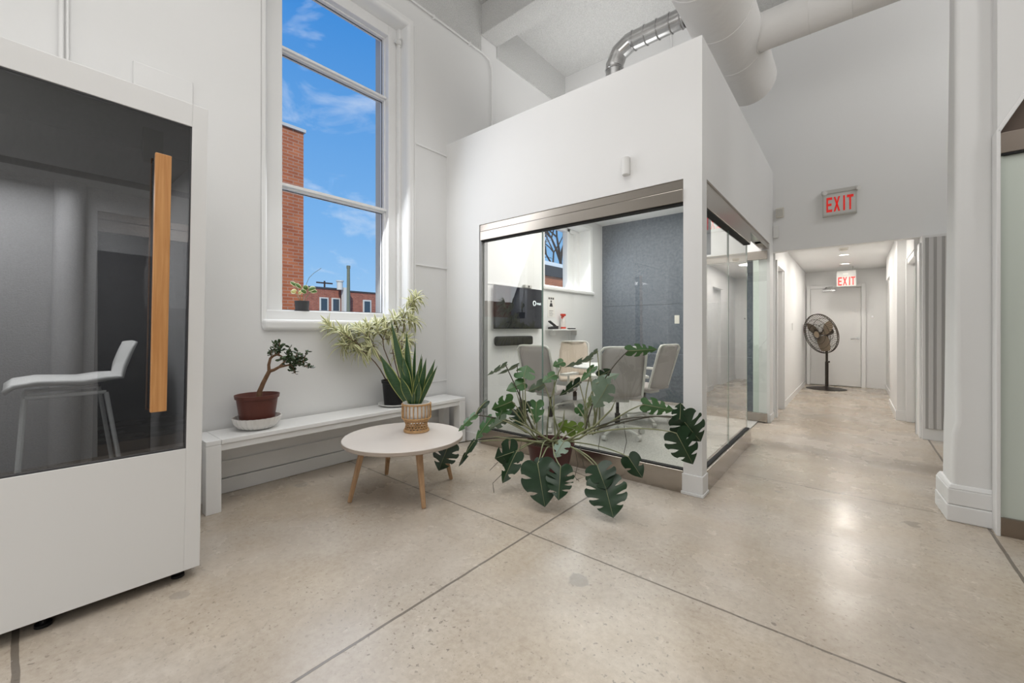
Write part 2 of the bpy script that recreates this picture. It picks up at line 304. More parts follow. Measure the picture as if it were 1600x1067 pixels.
# ------------------------------------------------------------------ mesh builder
class MB:
    def __init__(s): s.v = []; s.f = []; s.m = []
    def add(s, vs, fs, m=0):
        b = len(s.v); s.v += [Vector(p) for p in vs]
        s.f += [tuple(b + i for i in f) for f in fs]; s.m += [m] * len(fs); return s
    def box(s, x0, x1, y0, y1, z0, z1, m=0):
        x0, x1 = sorted((x0, x1)); y0, y1 = sorted((y0, y1)); z0, z1 = sorted((z0, z1))
        return s.add([(x0, y0, z0), (x1, y0, z0), (x1, y1, z0), (x0, y1, z0), (x0, y0, z1), (x1, y0, z1), (x1, y1, z1), (x0, y1, z1)],
                     [(0, 3, 2, 1), (4, 5, 6, 7), (0, 1, 5, 4), (1, 2, 6, 5), (2, 3, 7, 6), (3, 0, 4, 7)], m)
    def hexa(s, p, m=0):   # 8 points: bottom ring then top ring, counter-clockwise seen from above
        return s.add(p, [(0, 3, 2, 1), (4, 5, 6, 7), (0, 1, 5, 4), (1, 2, 6, 5), (2, 3, 7, 6), (3, 0, 4, 7)], m)
    def beam(s, a, b, wx, wy, m=0, up=(0, 0, 1), wx2=None, wy2=None):   # tapered bar between two points
        a, b = Vector(a), Vector(b); d = (b - a).normalized(); u = Vector(up)
        if abs(d.dot(u)) > 0.97: u = Vector((0, 1, 0))
        x = d.cross(u).normalized(); y = x.cross(d).normalized()
        wx2 = wx if wx2 is None else wx2; wy2 = wy if wy2 is None else wy2
        P = [c + x * (i * ww / 2) + y * (j * hh / 2) for c, ww, hh in ((a, wx, wy), (b, wx2, wy2)) for i, j in ((-1, -1), (1, -1), (1, 1), (-1, 1))]
        return s.add(P, [(0, 1, 2, 3), (7, 6, 5, 4), (0, 4, 5, 1), (1, 5, 6, 2), (2, 6, 7, 3), (3, 7, 4, 0)], m)
    def tube(s, pts, r, n=8, m=0, caps=True, closed=False):
        pts = [Vector(p) for p in pts]; k = len(pts); rs = r if isinstance(r, (list, tuple)) else [r] * k
        rings = []; prev = None
        for i, p in enumerate(pts):
            if closed: d = pts[(i + 1) % k] - pts[i - 1]
            else: d = pts[min(i + 1, k - 1)] - pts[max(i - 1, 0)]
            d.normalize()
            if prev is None:
                u = Vector((0, 0, 1)) if abs(d.z) < 0.9 else Vector((1, 0, 0)); x = d.cross(u).normalized()
            else: x = (prev - d * prev.dot(d)).normalized()
            prev = x; y = d.cross(x)
            rings.append([p + (x * math.cos(2 * math.pi * j / n) + y * math.sin(2 * math.pi * j / n)) * rs[i] for j in range(n)])
        vs = [q for ring in rings for q in ring]; fs = []
        for i in range(k if closed else k - 1):
            a, b = i * n, ((i + 1) % k) * n
            fs += [(a + j, a + (j + 1) % n, b + (j + 1) % n, b + j) for j in range(n)]
        if caps and not closed: fs += [tuple(range(n - 1, -1, -1)), tuple((k - 1) * n + j for j in range(n))]
        return s.add(vs, fs, m)
    def lathe(s, prof, c=(0, 0, 0), n=32, m=0, ribs=0, rib=0.0):     # prof: (radius, z) list; open ends are capped when radius is 0
        c = Vector(c); vs = []; fs = []; k = len(prof)
        for r, z in prof:
            for j in range(n):
                a = 2 * math.pi * j / n; rr = r + (rib * math.cos(ribs * a) if ribs else 0) * (1 if r > 0.001 else 0)
                vs.append(c + Vector((rr * math.cos(a), rr * math.sin(a), z)))
        for i in range(k - 1):
            fs += [(i * n + j, i * n + (j + 1) % n, (i + 1) * n + (j + 1) % n, (i + 1) * n + j) for j in range(n)]
        return s.add(vs, fs, m)
    def disc(s, c, nrm, r, n=24, m=0, depth=0.0):
        c = Vector(c); nrm = Vector(nrm).normalized()
        return s.tube([c, c + nrm * max(depth, 0.0005)], r, n, m)
    def poly(s, pts, d, m=0):      # extruded polygon: pts in order, d = extrusion vector
        pts = [Vector(p) for p in pts]; d = Vector(d); k = len(pts)
        return s.add(pts + [p + d for p in pts], [tuple(range(k - 1, -1, -1)), tuple(range(k, 2 * k))] + [(i, (i + 1) % k, k + (i + 1) % k, k + i) for i in range(k)], m)
    def xform(s, mtx): s.v = [mtx @ p for p in s.v]; return s
    def build(s, name, mats, parent=None, smooth=False, bevel=0, off=None, seg=2, angle=35):
        me = bpy.data.meshes.new(name)
        o3 = Vector(off) if off is not None else Vector((0, 0, 0))
        me.from_pydata([p - o3 for p in s.v], [], s.f); me.validate()
        mats = mats if isinstance(mats, (list, tuple)) else [mats]
        for q in mats: me.materials.append(q)
        if len(mats) > 1 and len(me.polygons) == len(s.m): me.polygons.foreach_set('material_index', s.m)
        import bmesh
        bm = bmesh.new(); bm.from_mesh(me); bmesh.ops.recalc_face_normals(bm, faces=bm.faces); bm.to_mesh(me); bm.free()
        if smooth: me.shade_smooth(); me.set_sharp_from_angle(angle=R(angle))
        me.update()
        o = bpy.data.objects.new(name, me); COL.objects.link(o)
        if bevel:
            b = o.modifiers.new('bevel', 'BEVEL'); b.width = bevel; b.segments = seg; b.limit_method = 'ANGLE'; b.angle_limit = R(40)
        if parent: o.parent = parent
        return o

def tag(o, label, cat, group=None, kind=None):
    o['label'] = label; o['category'] = cat
    if group: o['group'] = group
    if kind: o['kind'] = kind
    return o
def thing(name, label, cat, loc=(0, 0, 0), rot=(0, 0, 0), group=None):
    o = bpy.data.objects.new(name, None); COL.objects.link(o); o.empty_display_size = 0.1
    o.location = loc; o.rotation_euler = rot
    return tag(o, label, cat, group)
def struct(o, label, cat): return tag(o, label, cat, kind='structure')
def copy_tree(o, parent=None):
    c = o.copy(); COL.objects.link(c)
    if parent: c.parent = parent
    for ch in list(o.children): copy_tree(ch, c)
    return c

def wall_boxes(axis, p0, p1, a0, a1, z0, z1, holes=(), m=0):
    """slab normal to axis ('x' or 'y') between p0 and p1, along a0..a1, z0..z1 with rectangular holes (a0,a1,z0,z1)"""
    b = MB(); cuts = sorted({a0, a1, *[h[0] for h in holes], *[h[1] for h in holes]})
    for i in range(len(cuts) - 1):
        l, r = cuts[i], cuts[i + 1]; zz = [(z0, z1)]
        for h in holes:
            if h[0] <= l + 1e-6 and h[1] >= r - 1e-6:
                zz = [q for s0, s1 in zz for q in ((s0, min(s1, h[2])), (max(s0, h[3]), s1)) if q[1] - q[0] > 1e-5]
        for s0, s1 in zz:
            if axis == 'x': b.box(p0, p1, l, r, s0, s1, m)
            else: b.box(l, r, p0, p1, s0, s1, m)
    return b

XW = -3.565         # window wall
YF = 3.112          # front of the glass meeting room
XR = -0.83          # side of the meeting room, and left wall of the hall
YE = 6.45           # wall above the hall
ZC = 5.24           # ceiling

# ================================================================== SETTING
def setting():
    struct(MB().box(-4.05, 5.0, -5.2, 11.5, -0.12, 0.0).build('floor', M['floor']), 'polished beige concrete floor with saw-cut joints', 'floor')
    struct(MB().box(-4.05, 5.0, -5.2, 7.1, ZC, ZC + 0.25).build('ceiling', M['stipple']), 'high white stippled ceiling above the ducts', 'ceiling')
    struct(MB().box(XW, 5.0, 3.67, 3.965, 4.86, ZC).build('ceiling_beam', M['stipple'], bevel=0.01), 'white stippled beam crossing under the high ceiling', 'beam')
    # window wall, thick, two openings
    hole1 = (1.21, 2.65, 1.23, 4.43); hole2 = (5.03, 6.50, 1.80, 3.0)
    struct(wall_boxes('x', -4.05, XW, -5.2, 7.1, 0, ZC, (hole1, hole2)).build('wall_left', M['wall']), 'white plaster wall with the tall window', 'wall')
    struct(MB().box(XW, XW + 0.012, 3.965, 5.6, 4.72, ZC).box(XW, XW + 0.012, 1.0, 3.67, 4.66, ZC).build('trim_5', M['stipple']), 'stippled band along the top of the window wall', 'wall')
    struct(wall_boxes('y', -5.2, -5.0, -4.05, 5.0, 0, ZC).build('wall_rear', M['wall']), 'white rear wall', 'wall')
    struct(wall_boxes('x', 4.8, 5.0, -5.2, 7.1, 0, ZC).build('wall_far_right', M['wall']), 'white far right wall', 'wall')
    # wall over the hall mouth, and right of it
    b = wall_boxes('y', YE, YE + 0.12, -1.6, 5.0, 2.235, ZC)
    struct(b.build('wall_exit', M['wall_smooth']), 'tall white wall above the hall with the lit exit sign', 'wall')
    b = MB().box(0.575, 5.0, 6.36, 6.57, 0, 2.235)
    struct(b.build('wall_exit_lower', M['wall_smooth']), 'white wall right of the hall opening', 'wall')
    b = MB().box(XW, -1.6, 5.6, 5.72, 3.2, ZC).box(-1.72, -1.6, 5.72, YE + 0.12, 3.2, ZC)
    struct(b.build('wall_back_upper', M['wall_smooth']), 'white wall above the roof of the meeting room', 'wall')
    # hall
    struct(wall_boxes('x', XR - 0.12, XR + 0.01, YE + 0.12, 11.3, 0, 2.45, ((6.68, 7.38, -0.01, 2.08),)).build('wall_hall_left', M['wall_smooth']), 'white left wall of the hall', 'wall')
    b = MB().box(0.44, 0.56, 7.45, 8.85, 0, 2.45).box(0.56, 0.66, 8.85, 9.75, 0, 2.45).box(0.50, 0.62, 9.75, 11.3, 0, 2.45).box(0.44, 0.56, 8.85, 9.75, 2.06, 2.45)
    struct(b.build('wall_hall_right', M['wall_smooth']), 'white right wall of the hall', 'wall')
    b = MB().box(0.53, 0.66, 6.57, 7.45, 2.12, 2.45).box(0.545, 0.66, 6.57, 6.62, 0, 2.12).box(0.56, 0.66, 7.41, 7.45, 0, 2.12)
    struct(b.build('wall_hall_corner', M['wall_smooth']), 'white wall around the side door of the hall', 'wall')
    struct(MB().box(XR - 0.12, 0.66, 11.15, 11.3, 0, 2.45).build('wall_hall_end', M['wall_smooth']), 'white end wall of the hall', 'wall')
    struct(MB().box(XR - 0.12, 0.66, YE + 0.05, 11.3, 2.45, 2.6).box(XR - 0.9, XR - 0.12, 6.5, 7.6, 2.2, 2.3).build('ceiling_hall', M['wall_smooth']), 'white low ceiling of the hall with round lights', 'ceiling')
    struct(MB().box(XR + 0.01, XR + 0.022, 7.47, 11.15, 0, 0.10).build('baseboard_hall_left', M['trim']), 'white baseboard along the left of the hall', 'baseboard')
    struct(MB().box(0.428, 0.44, 7.45, 8.85, 0, 0.10).box(0.488, 0.50, 9.75, 11.15, 0, 0.10).box(0.428, 0.56, 7.438, 7.45, 0, 0.13).build('baseboard_hall_right', M['trim']), 'white baseboard along the right of the hall', 'baseboard')
    # left side door of the hall (recess) with frame
    d = MB().box(XR - 0.10, XR - 0.06, 6.70, 7.36, 0.01, 2.06).build('door_1', M['door_white'], bevel=0.003)
    struct(d, 'white door in the left wall of the hall', 'door')
    fr = MB().box(XR + 0.008, XR + 0.03, 7.38, 7.46, 0, 2.15).box(XR + 0.008, XR + 0.03, 6.60, 6.68, 0, 2.15).box(XR + 0.008, XR + 0.03, 6.68, 7.38, 2.08, 2.15).box(XR - 0.12, XR + 0.008, 7.36, 7.385, 0, 2.08).box(XR - 0.12, XR + 0.008, 6.675, 6.70, 0, 2.08)
    fr.build('door_frame', M['trim'], d, bevel=0.003)
    MB().box(XR - 0.06, XR - 0.045, 6.71, 6.75, 0.98, 1.08).build('latch_plate', M['chrome'], d)
    # end door
    d = MB().box(-0.73, 0.115, 11.11, 11.15, 0.012, 2.08).build('door_2', M['door_white'], bevel=0.003)
    struct(d, 'white exit door at the end of the hall', 'door')
    MB().box(-0.80, -0.735, 11.09, 11.15, 0, 2.15).box(0.12, 0.19, 11.09, 11.15, 0, 2.15).box(-0.735, 0.12, 11.09, 11.15, 2.085, 2.15).build('door_frame', M['trim'], d, bevel=0.004)
    lv = MB().disc((0.065, 11.11, 1.01), (0, -1, 0), 0.032, 20, 0, 0.012).tube([(0.065, 11.10, 1.01), (0.065, 11.05, 1.01), (0.04, 11.045, 1.01), (-0.05, 11.045, 1.0)], 0.011, 10)
    lv.build('door_lever', M['chrome'], d, smooth=True)
    # right side door with frame (edge-on)
    d = MB().box(0.60, 0.635, 6.64, 7.40, 0.012, 2.08).build('door_3', M['door_white'], bevel=0.003)
    struct(d, 'white side door right of the hall mouth', 'door')
    MB().box(0.52, 0.60, 7.37, 7.44, 0, 2.12).box(0.545, 0.60, 6.575, 6.645, 0, 2.12).box(0.535, 0.60, 6.645, 7.37, 2.05, 2.12).box(0.555, 0.575, 6.38, 6.575, 0, 2.16).build('door_frame', M['trim'], d, bevel=0.006)
    # striped panel on the wall right of the hall
    d = MB().box(0.575, 1.40, 6.325, 6.36, 0, 2.23).build('door_4', M['door_white'], bevel=0.003)
    struct(d, 'white door with tall grey stripes behind the column', 'door')
    for i in range(12):
        x0 = 0.60 + i * 0.062
        MB().box(x0, x0 + 0.024, 6.317, 6.326, 0.125, 2.20).build('grey_stripe', M['slat_grey'], d)
        MB().box(x0 + 0.024, x0 + 0.062, 6.312, 6.326, 0.125, 2.20).build('pale_stripe', M['slat_light'], d, bevel=0.004)
    # baseboard along the window wall
    b = MB().box(XW, XW + 0.028, -2.0, YF, 0, 0.105).box(XW, XW + 0.018, -2.0, YF, 0.11, 0.235)
    struct(b.build('baseboard_left', M['wall'], bevel=0.006), 'white two-step baseboard under the bench', 'baseboard')
    # thin mouldings on the window wall right of the window
    b = MB().box(XW, XW + 0.008, 2.668, 2.680, 0.66, 4.40).box(XW, XW + 0.014, 2.68, YF, 3.16, 3.178).box(XW, XW + 0.014, 2.68, YF, 1.882, 1.898).box(XW, XW + 0.010, 2.3, YF, 0.62, 0.632)
    struct(b.build('trim_1', M['trim'], bevel=0.003), 'thin white mouldings beside the tall window', 'trim')
    struct(MB().box(XW, XW + 0.02, 0.465, 0.775, 2.30, 2.925).build('trim_2', M['wall'], bevel=0.004), 'flat white board on the wall above the booth', 'trim')
    struct(MB().box(XW, XW + 0.012, YF + 0.1, 5.03, 1.78, 1.80).build('trim_3', M['trim'], bevel=0.003), 'thin moulding on the meeting room wall', 'trim')
setting()

def window_surround(name, hole, depth_to, parent):
    y0, y1, z0, z1 = hole; b = MB(); r = 0.05
    prof = [(0.055, -0.004), (r, 0.0)] + [(r - r * math.sin(a), r - r * math.cos(a)) for a in [R(15 * k) for k in range(1, 7)]] + [(0.0, depth_to)]
    vs = []; n = len(prof)
    for o, d in prof:
        vs += [(XW - d + 0.001, y0 - o, z0 - o), (XW - d + 0.001, y1 + o, z0 - o), (XW - d + 0.001, y1 + o, z1 + o), (XW - d + 0.001, y0 - o, z1 + o)]
    fs = [(i * 4 + j, i * 4 + (j + 1) % 4, (i + 1) * 4 + (j + 1) % 4, (i + 1) * 4 + j) for i in range(n - 1) for j in range(4)]
    b.add(vs, fs); return b.build(name, M['wall_smooth'], parent, smooth=True, angle=50)

def window_tall():
    op = (1.265, 2.60, 1.28, 4.385)
    gy0, gy1, gz0, gz1 = 1.445, 2.458, 1.372, 4.262
    w = thing('window_1', 'tall white-framed three-pane window facing the blue sky', 'window'); w['kind'] = 'structure'
    window_surround('surround', op, 0.40, w)
    MB().box(XW - 0.40, XW + 0.035, 1.215, 2.69, 1.19, 1.283).build('window_sill', M['wall_smooth'], w, bevel=0.03, seg=4)
    # outside brick jambs
    MB().box(-4.12, -3.93, 2.555, 2.70, 1.2, 4.5).box(-4.12, -3.93, 1.10, 1.36, 1.2, 4.5).build('brick_jamb', M['stone'], w)
    f = MB()
    x0, x1 = -3.89, -3.74
    f.box(x0, x1, 1.265, gy0 - 0.012, 1.283, 4.385).box(x0, x1, gy1 + 0.012, 2.565, 1.283, 4.385)
    f.box(x0, x1, gy0 - 0.012, gy1 + 0.012, gz1 + 0.012, 4.385).box(x0, -3.68, 1.265, 2.565, 1.283, gz0 - 0.012)
    f.box(-3.89, -3.70, 2.566, 2.60, 1.283, 4.385)
    f.build('window_frame', M['trim'], w, bevel=0.005)
    # sashes
    for z0, z1 in ((gz0, 2.425), (2.475, 3.605), (3.655, gz1)):
        s = MB(); t = 0.014
        s.box(-3.875, -3.80, gy0 - t, gy0, z0 - t, z1 + t).box(-3.875, -3.80, gy1, gy1 + t, z0 - t, z1 + t)
        s.box(-3.875, -3.80, gy0, gy1, z0 - t, z0).box(-3.875, -3.80, gy0, gy1, z1, z1 + t)
        so = s.build('sash', M['trim'], w, bevel=0.003)
        MB().box(-3.853, -3.847, gy0, gy1, z0, z1).build('pane', M['win_glass'], so)
        MB().box(-3.842, -3.838, gy0, gy1, z0, z0 + 0.006).box(-3.842, -3.838, gy0, gy1, z1 - 0.006, z1).box(-3.842, -3.838, gy1 - 0.006, gy1, z0, z1).build('seal', M['dark'], so)
    for zc in (2.45, 3.63):
        MB().box(-3.885, -3.77, gy0 - 0.012, gy1 + 0.012, zc - 0.012, zc + 0.012).build('glazing_bar', M['trim'], w, bevel=0.004)
    br = thing('blind_bracket', 'small white roller blind bracket at the top corner of the tall window', 'bracket', (-3.70, 2.555, 4.24))
    MB().box(-0.02, 0.02, 0.028, 0.032, -0.05, 0.045).box(-0.02, -0.017, 0.0, 0.03, -0.05, 0.045).build('plate', M['white_plastic'], br, bevel=0.003)
    MB().tube([(0.0, -0.03, 0), (0.0, 0.028, 0)], 0.026, 16).build('hub', M['white_plastic'], br, smooth=True)
window_tall()

def window_meeting():
    w = thing('window_2', 'white-framed window inside the meeting room', 'window'); w['kind'] = 'structure'
    window_surround('surround', (5.08, 6.45, 1.86, 2.95), 0.36, w)
    MB().box(XW - 0.36, XW + 0.04, 5.0, 6.53, 1.80, 1.862).build('window_sill', M['wall_smooth'], w, bevel=0.02, seg=3)
    f = MB().box(-3.90, -3.80, 5.08, 5.16, 1.862, 2.95).box(-3.90, -3.80, 6.06, 6.14, 1.862, 2.95).box(-3.90, -3.80, 6.34, 6.45, 1.862, 2.95)
    f.box(-3.90, -3.80, 5.16, 6.34, 1.862, 1.92).box(-3.90, -3.80, 5.16, 6.34, 2.89, 2.95)
    f.build('window_frame', M['trim'], w, bevel=0.005)
    MB().box(-3.87, -3.85, 6.14, 6.34, 1.92, 2.89).build('white_panel', M['trim'], w)
    MB().box(-3.853, -3.847, 5.16, 6.06, 1.92, 2.89).build('pane', M['win_glass'], w)
window_meeting()

# ================================================================== GLASS MEETING ROOM
def meeting_room():
    zt = 3.30
    # front fascia: wall with glazed opening, corner post, side fascia
    b = MB()
    b.poly([(XW, YF, 0), (-3.045, YF, 0), (-3.045, YF, 2.305), (-0.96, YF, 2.305), (-0.96, YF, 0), (XR, YF, 0), (XR, YF, zt), (XW, YF, zt)], (0, 0.12, 0))   # front with its glazed opening and corner post
    b.poly([(XR - 0.12, YF + 0.1205, 2.305), (XR - 0.12, 6.165, 2.305), (XR - 0.12, 6.165, 0), (XR - 0.12, YE, 0), (XR - 0.12, YE, zt), (XR - 0.12, YF + 0.1205, zt)], (0.12, 0, 0))   # side and end post
    struct(b.build('wall_meeting_room', M['wall_smooth']), 'white fascia and corner post of the glass meeting room', 'wall')
    struct(MB().box(XW, XR - 0.12, YF + 0.12, 7.0, 3.10, 3.18).build('ceiling_meeting_room', M['wall_smooth']), 'white meeting room ceiling', 'ceiling')
    b = MB().box(XW, -1.08, 6.88, 7.1, 0, 1.618).box(XW, -1.08, 6.88, 7.1, 1.622, 3.1)
    struct(b.build('wall_meeting_back', M['blue']), 'slate blue back wall of the meeting room', 'wall')
    struct(MB().box(-1.08, XR - 0.12, 6.55, 7.1, 0, 3.1).build('wall_meeting_back_end', M['frost']), 'pale green-white end of the meeting room back wall', 'wall')
    b = MB().box(-0.975, XR + 0.012, YF - 0.014, YF + 0.14, 0, 0.022).box(-0.968, XR + 0.007, YF - 0.008, YF + 0.13, 0.022, 0.15)
    b.box(XR, XR + 0.012, 6.17, YE, 0, 0.10).box(XW + 0.02, -3.05, YF - 0.012, YF, 0, 0.10)
    struct(b.build('baseboard_meeting_room', M['wall_smooth'], bevel=0.004), 'white baseboard around the corner post', 'baseboard')
    c = MB().box(XW + 0.005, XR - 0.125, YF + 0.125, 6.54, 0.001, 0.012).build('carpet', M['carpet'])
    tag(c, 'light grey speckled carpet on the meeting room floor', 'carpet')
    # front glazing
    g = thing('glass_partition', 'wide clear glass wall with steel rails facing the coffee table', 'glass wall', (0, 0, 0))
    MB().box(-3.045, -0.96, YF + 0.010, YF + 0.10, 2.235, 2.305).build('header_track', M['steel'], g, bevel=0.004)
    MB().box(-3.02, -0.96, YF - 0.012, YF + 0.07, 2.135, 2.228).build('header_rail', M['steel'], g, bevel=0.004)
    MB().box(-3.02, -0.96, YF + 0.004, YF + 0.065, 2.124, 2.135).build('header_seal', M['black_matte'], g)
    MB().box(-3.045, -3.015, YF + 0.005, YF + 0.10, 0, 2.235).build('side_channel', M['grey_trim'], g)
    MB().box(-3.02, -0.96, YF - 0.005, YF + 0.085, 0.0, 0.165).build('bottom_rail', M['steel'], g, bevel=0.004)
    MB().box(-3.02, -0.96, YF + 0.012, YF + 0.06, 0.165, 0.172).build('bottom_seal', M['black_matte'], g)
    xs = (-3.015, -2.245, -0.962)
    for i in range(2):
        MB().box(xs[i], xs[i + 1] - 0.004, YF + 0.028, YF + 0.040, 0.17, 2.13).build('glass_panel', M['glass'], g)
        if i == 0: MB().box(xs[1] - 0.006, xs[1] + 0.002, YF + 0.027, YF + 0.041, 0.17, 2.13).build('glass_joint', M['glass_edge'], g)
    # side glazing
    g = thing('glass_partition', 'clear glass wall with steel rails along the hall side of the meeting room', 'glass wall', (0, 0, 0))
    MB().box(XR - 0.10, XR - 0.012, YF + 0.125, 6.165, 2.235, 2.305).build('header_track', M['steel'], g, bevel=0.004)
    MB().box(XR - 0.075, XR + 0.004, YF + 0.125, 4.885, 2.095, 2.232).build('header_rail', M['steel'], g, bevel=0.004)
    MB().box(XR - 0.065, XR - 0.002, YF + 0.125, 4.88, 2.084, 2.095).build('header_seal', M['black_matte'], g)
    MB().box(XR - 0.075, XR + 0.004, YF + 0.125, 4.90, 0.0, 0.165).build('bottom_rail', M['steel'], g, bevel=0.004)
    MB().box(XR - 0.06, XR - 0.014, YF + 0.125, 4.895, 0.165, 0.172).build('bottom_seal', M['black_matte'], g)
    ys = (YF + 0.126, 4.06, 4.885)
    for i in range(2):
        MB().box(XR - 0.042, XR - 0.030, ys[i], ys[i + 1] - 0.004, 0.17, 2.09).build('glass_panel', M['glass'], g)
    MB().box(XR - 0.043, XR - 0.029, 4.054, 4.062, 0.17, 2.09).box(XR - 0.043, XR - 0.029, 4.879, 4.885, 0.17, 2.09).build('glass_joint', M['glass_edge'], g)
    # open glass door, swung into the room
    d = thing('glass_door', 'open glass door with steel rails at the end of the side glass wall', 'door', (XR - 0.02, 6.12, 0))
    MB().box(-0.95, 0.0, -0.02, 0.02, 0.016, 0.125).build('bottom_rail', M['steel'], d, bevel=0.003)
    MB().box(-0.95, 0.0, -0.02, 0.02, 2.10, 2.21).build('top_rail', M['steel'], d, bevel=0.003)
    MB().box(-0.95, -0.005, -0.006, 0.006, 0.125, 2.10).build('glass_panel', M['glass'], d)
    MB().disc((-0.03, 0.0, 0.0125), (0, 0, 1), 0.012, 10, 0, 0.004).build('floor_pivot', M['dark'], d)
    cl = MB().box(-0.06, 0.0, -0.55, -0.42, 2.235, 2.265).build('pivot_block', M['dark'], d)
meeting_room()

# ================================================================== COLUMN, FROSTED OFFICE, RIGHT SIDE
def right_side():
    b = MB()
    ring = [(0.0, 0.470, 0.0), (0.55, 0.474, 0.0), (0.62, 0.492, 0.004), (1.6, 0.486, 0), (3.2, 0.486, 0), (4.86, 0.486, 0)]
    pts = []
    for z, xl, _ in ring:
        fl = {0.0: 0.0, 0.55: 0.0, 0.62: 0.004}.get(z, 0.0)
        xb = 0.462 + 0.036 * min(z / 3.3, 1.0)
        pts += [(xl, 3.757, z), (0.66, 3.757, z), (0.66, 4.04, z), (xb, 4.04, z)]
    fs = [(i * 4 + j, i * 4 + (j + 1) % 4, (i + 1) * 4 + (j + 1) % 4, (i + 1) * 4 + j) for i in range(len(ring) - 1) for j in range(4)]
    fs += [(3, 2, 1, 0), tuple(4 * (len(ring) - 1) + j for j in range(4))]
    b.add(pts, fs)
    o = b.build('column', M['wall'], smooth=True, bevel=0.025, seg=4); struct(o, 'white plaster column right of the hall', 'column')
    b = MB()
    for z0, z1, t in ((0, 0.105, 0.0), (0.105, 0.205, 0.004)):
        b.hexa([(0.449 + t, 3.736 + t, z0), (0.655, 3.736 + t, z0), (0.655, 4.05, z0), (0.430 + t, 4.05, z0), (0.449 + t, 3.736 + t, z1 - 0.002), (0.655, 3.736 + t, z1 - 0.002), (0.655, 4.05, z1 - 0.002), (0.430 + t, 4.05, z1 - 0.002)])
    b.hexa([(0.455, 3.74, 0.203), (0.655, 3.74, 0.203), (0.655, 4.05, 0.203), (0.436, 4.05, 0.203), (0.466, 3.752, 0.23), (0.655, 3.752, 0.23), (0.655, 4.05, 0.23), (0.452, 4.05, 0.23)])
    struct(b.build('baseboard_column', M['wall'], bevel=0.006), 'white two-step base of the column', 'baseboard')
    # office front beside the column: white surround, chamfered opening, frosted glass, metal rails
    y0 = 3.66
    wl = MB()
    wl.poly([(0.645, y0, 2.36), (0.745, y0, 2.545), (0.96, y0, 2.545), (0.96, y0, ZC), (0.645, y0, ZC)], (0, 0.12, 0))
    wl.box(0.96, 5.0, y0, y0 + 0.12, 2.545, ZC).box(2.4, 5.0, y0, y0 + 0.12, 0, 2.545)
    struct(wl.build('wall_right', M['wall']), 'white wall above the frosted glass front', 'wall')
    f = MB().box(0.638, 0.655, y0 - 0.02, y0 + 0.08, 0, 2.36).beam((0.646, y0 + 0.03, 2.352), (0.75, y0 + 0.03, 2.545), 0.10, 0.02)
    struct(f.build('trim_4', M['trim'], bevel=0.003), 'white edge trim of the frosted glass front', 'trim')
    g = thing('frosted_glass_front', 'pale green frosted glass front with bronze rails right of the column', 'glass wall')
    MB().box(0.655, 2.4, y0 - 0.002, y0 + 0.06, 0.0, 0.105).build('bottom_rail', M['steel_dark'], g, bevel=0.003)
    MB().box(0.655, 2.4, y0 - 0.002, y0 + 0.06, 2.225, 2.345).build('header_rail', M['steel_dark'], g, bevel=0.003)
    MB().box(0.655, 2.4, y0 + 0.0, y0 + 0.05, 2.212, 2.225).build('header_seal', M['black_matte'], g)
    MB().box(0.655, 0.669, y0 + 0.01, y0 + 0.04, 0.105, 2.212).build('side_channel', M['frost'], g)
    MB().box(0.669, 2.4, y0 + 0.02, y0 + 0.032, 0.105, 2.212).build('glass_panel', M['frost'], g)
    MB().box(0.66, 2.4, y0 + 0.035, y0 + 0.05, 2.345, 2.60).build('transom_panel', mat('brown_transom_panel', (0.12, 0.085, 0.065), 0.6), g)
    # office opposite the booth (outside the frame, seen in the booth glass)
    b = wall_boxes('x', 0.56, 0.68, -0.9, 1.62, 0, 2.6, ((0.47, 1.5, 0.0, 2.32),))
    struct(b.build('wall_office', M['wall_smooth']), 'white front wall of the office opposite the booth', 'wall')
    b = MB().box(0.68, 2.6, 1.5, 1.62, 0, 2.6).box(0.68, 2.6, -0.9, -0.78, 0, 2.6).box(2.48, 2.6, -0.78, 1.5, 0, 2.6).box(0.56, 2.6, -0.9, 1.62, 2.6, 2.66)
    struct(b.build('wall_office_inner', M['slat_grey']), 'walls and roof of the office opposite the booth', 'wall')
    g = thing('office_glass_front', 'glass office front opposite the phone booth', 'glass wall')
    MB().box(0.555, 0.60, 0.47, 1.5, 2.13, 2.24).build('header_rail', M['steel'], g)
    MB().box(0.57, 0.66, 0.47, 1.5, 2.25, 2.32).build('header_track', M['steel'], g)
    MB().box(0.555, 0.60, 0.47, 1.5, 0, 0.11).build('bottom_rail', M['steel'], g)
    MB().box(0.575, 0.587, 0.47, 1.5, 0.11, 2.13).build('glass_panel', M['glass'], g)
right_side()

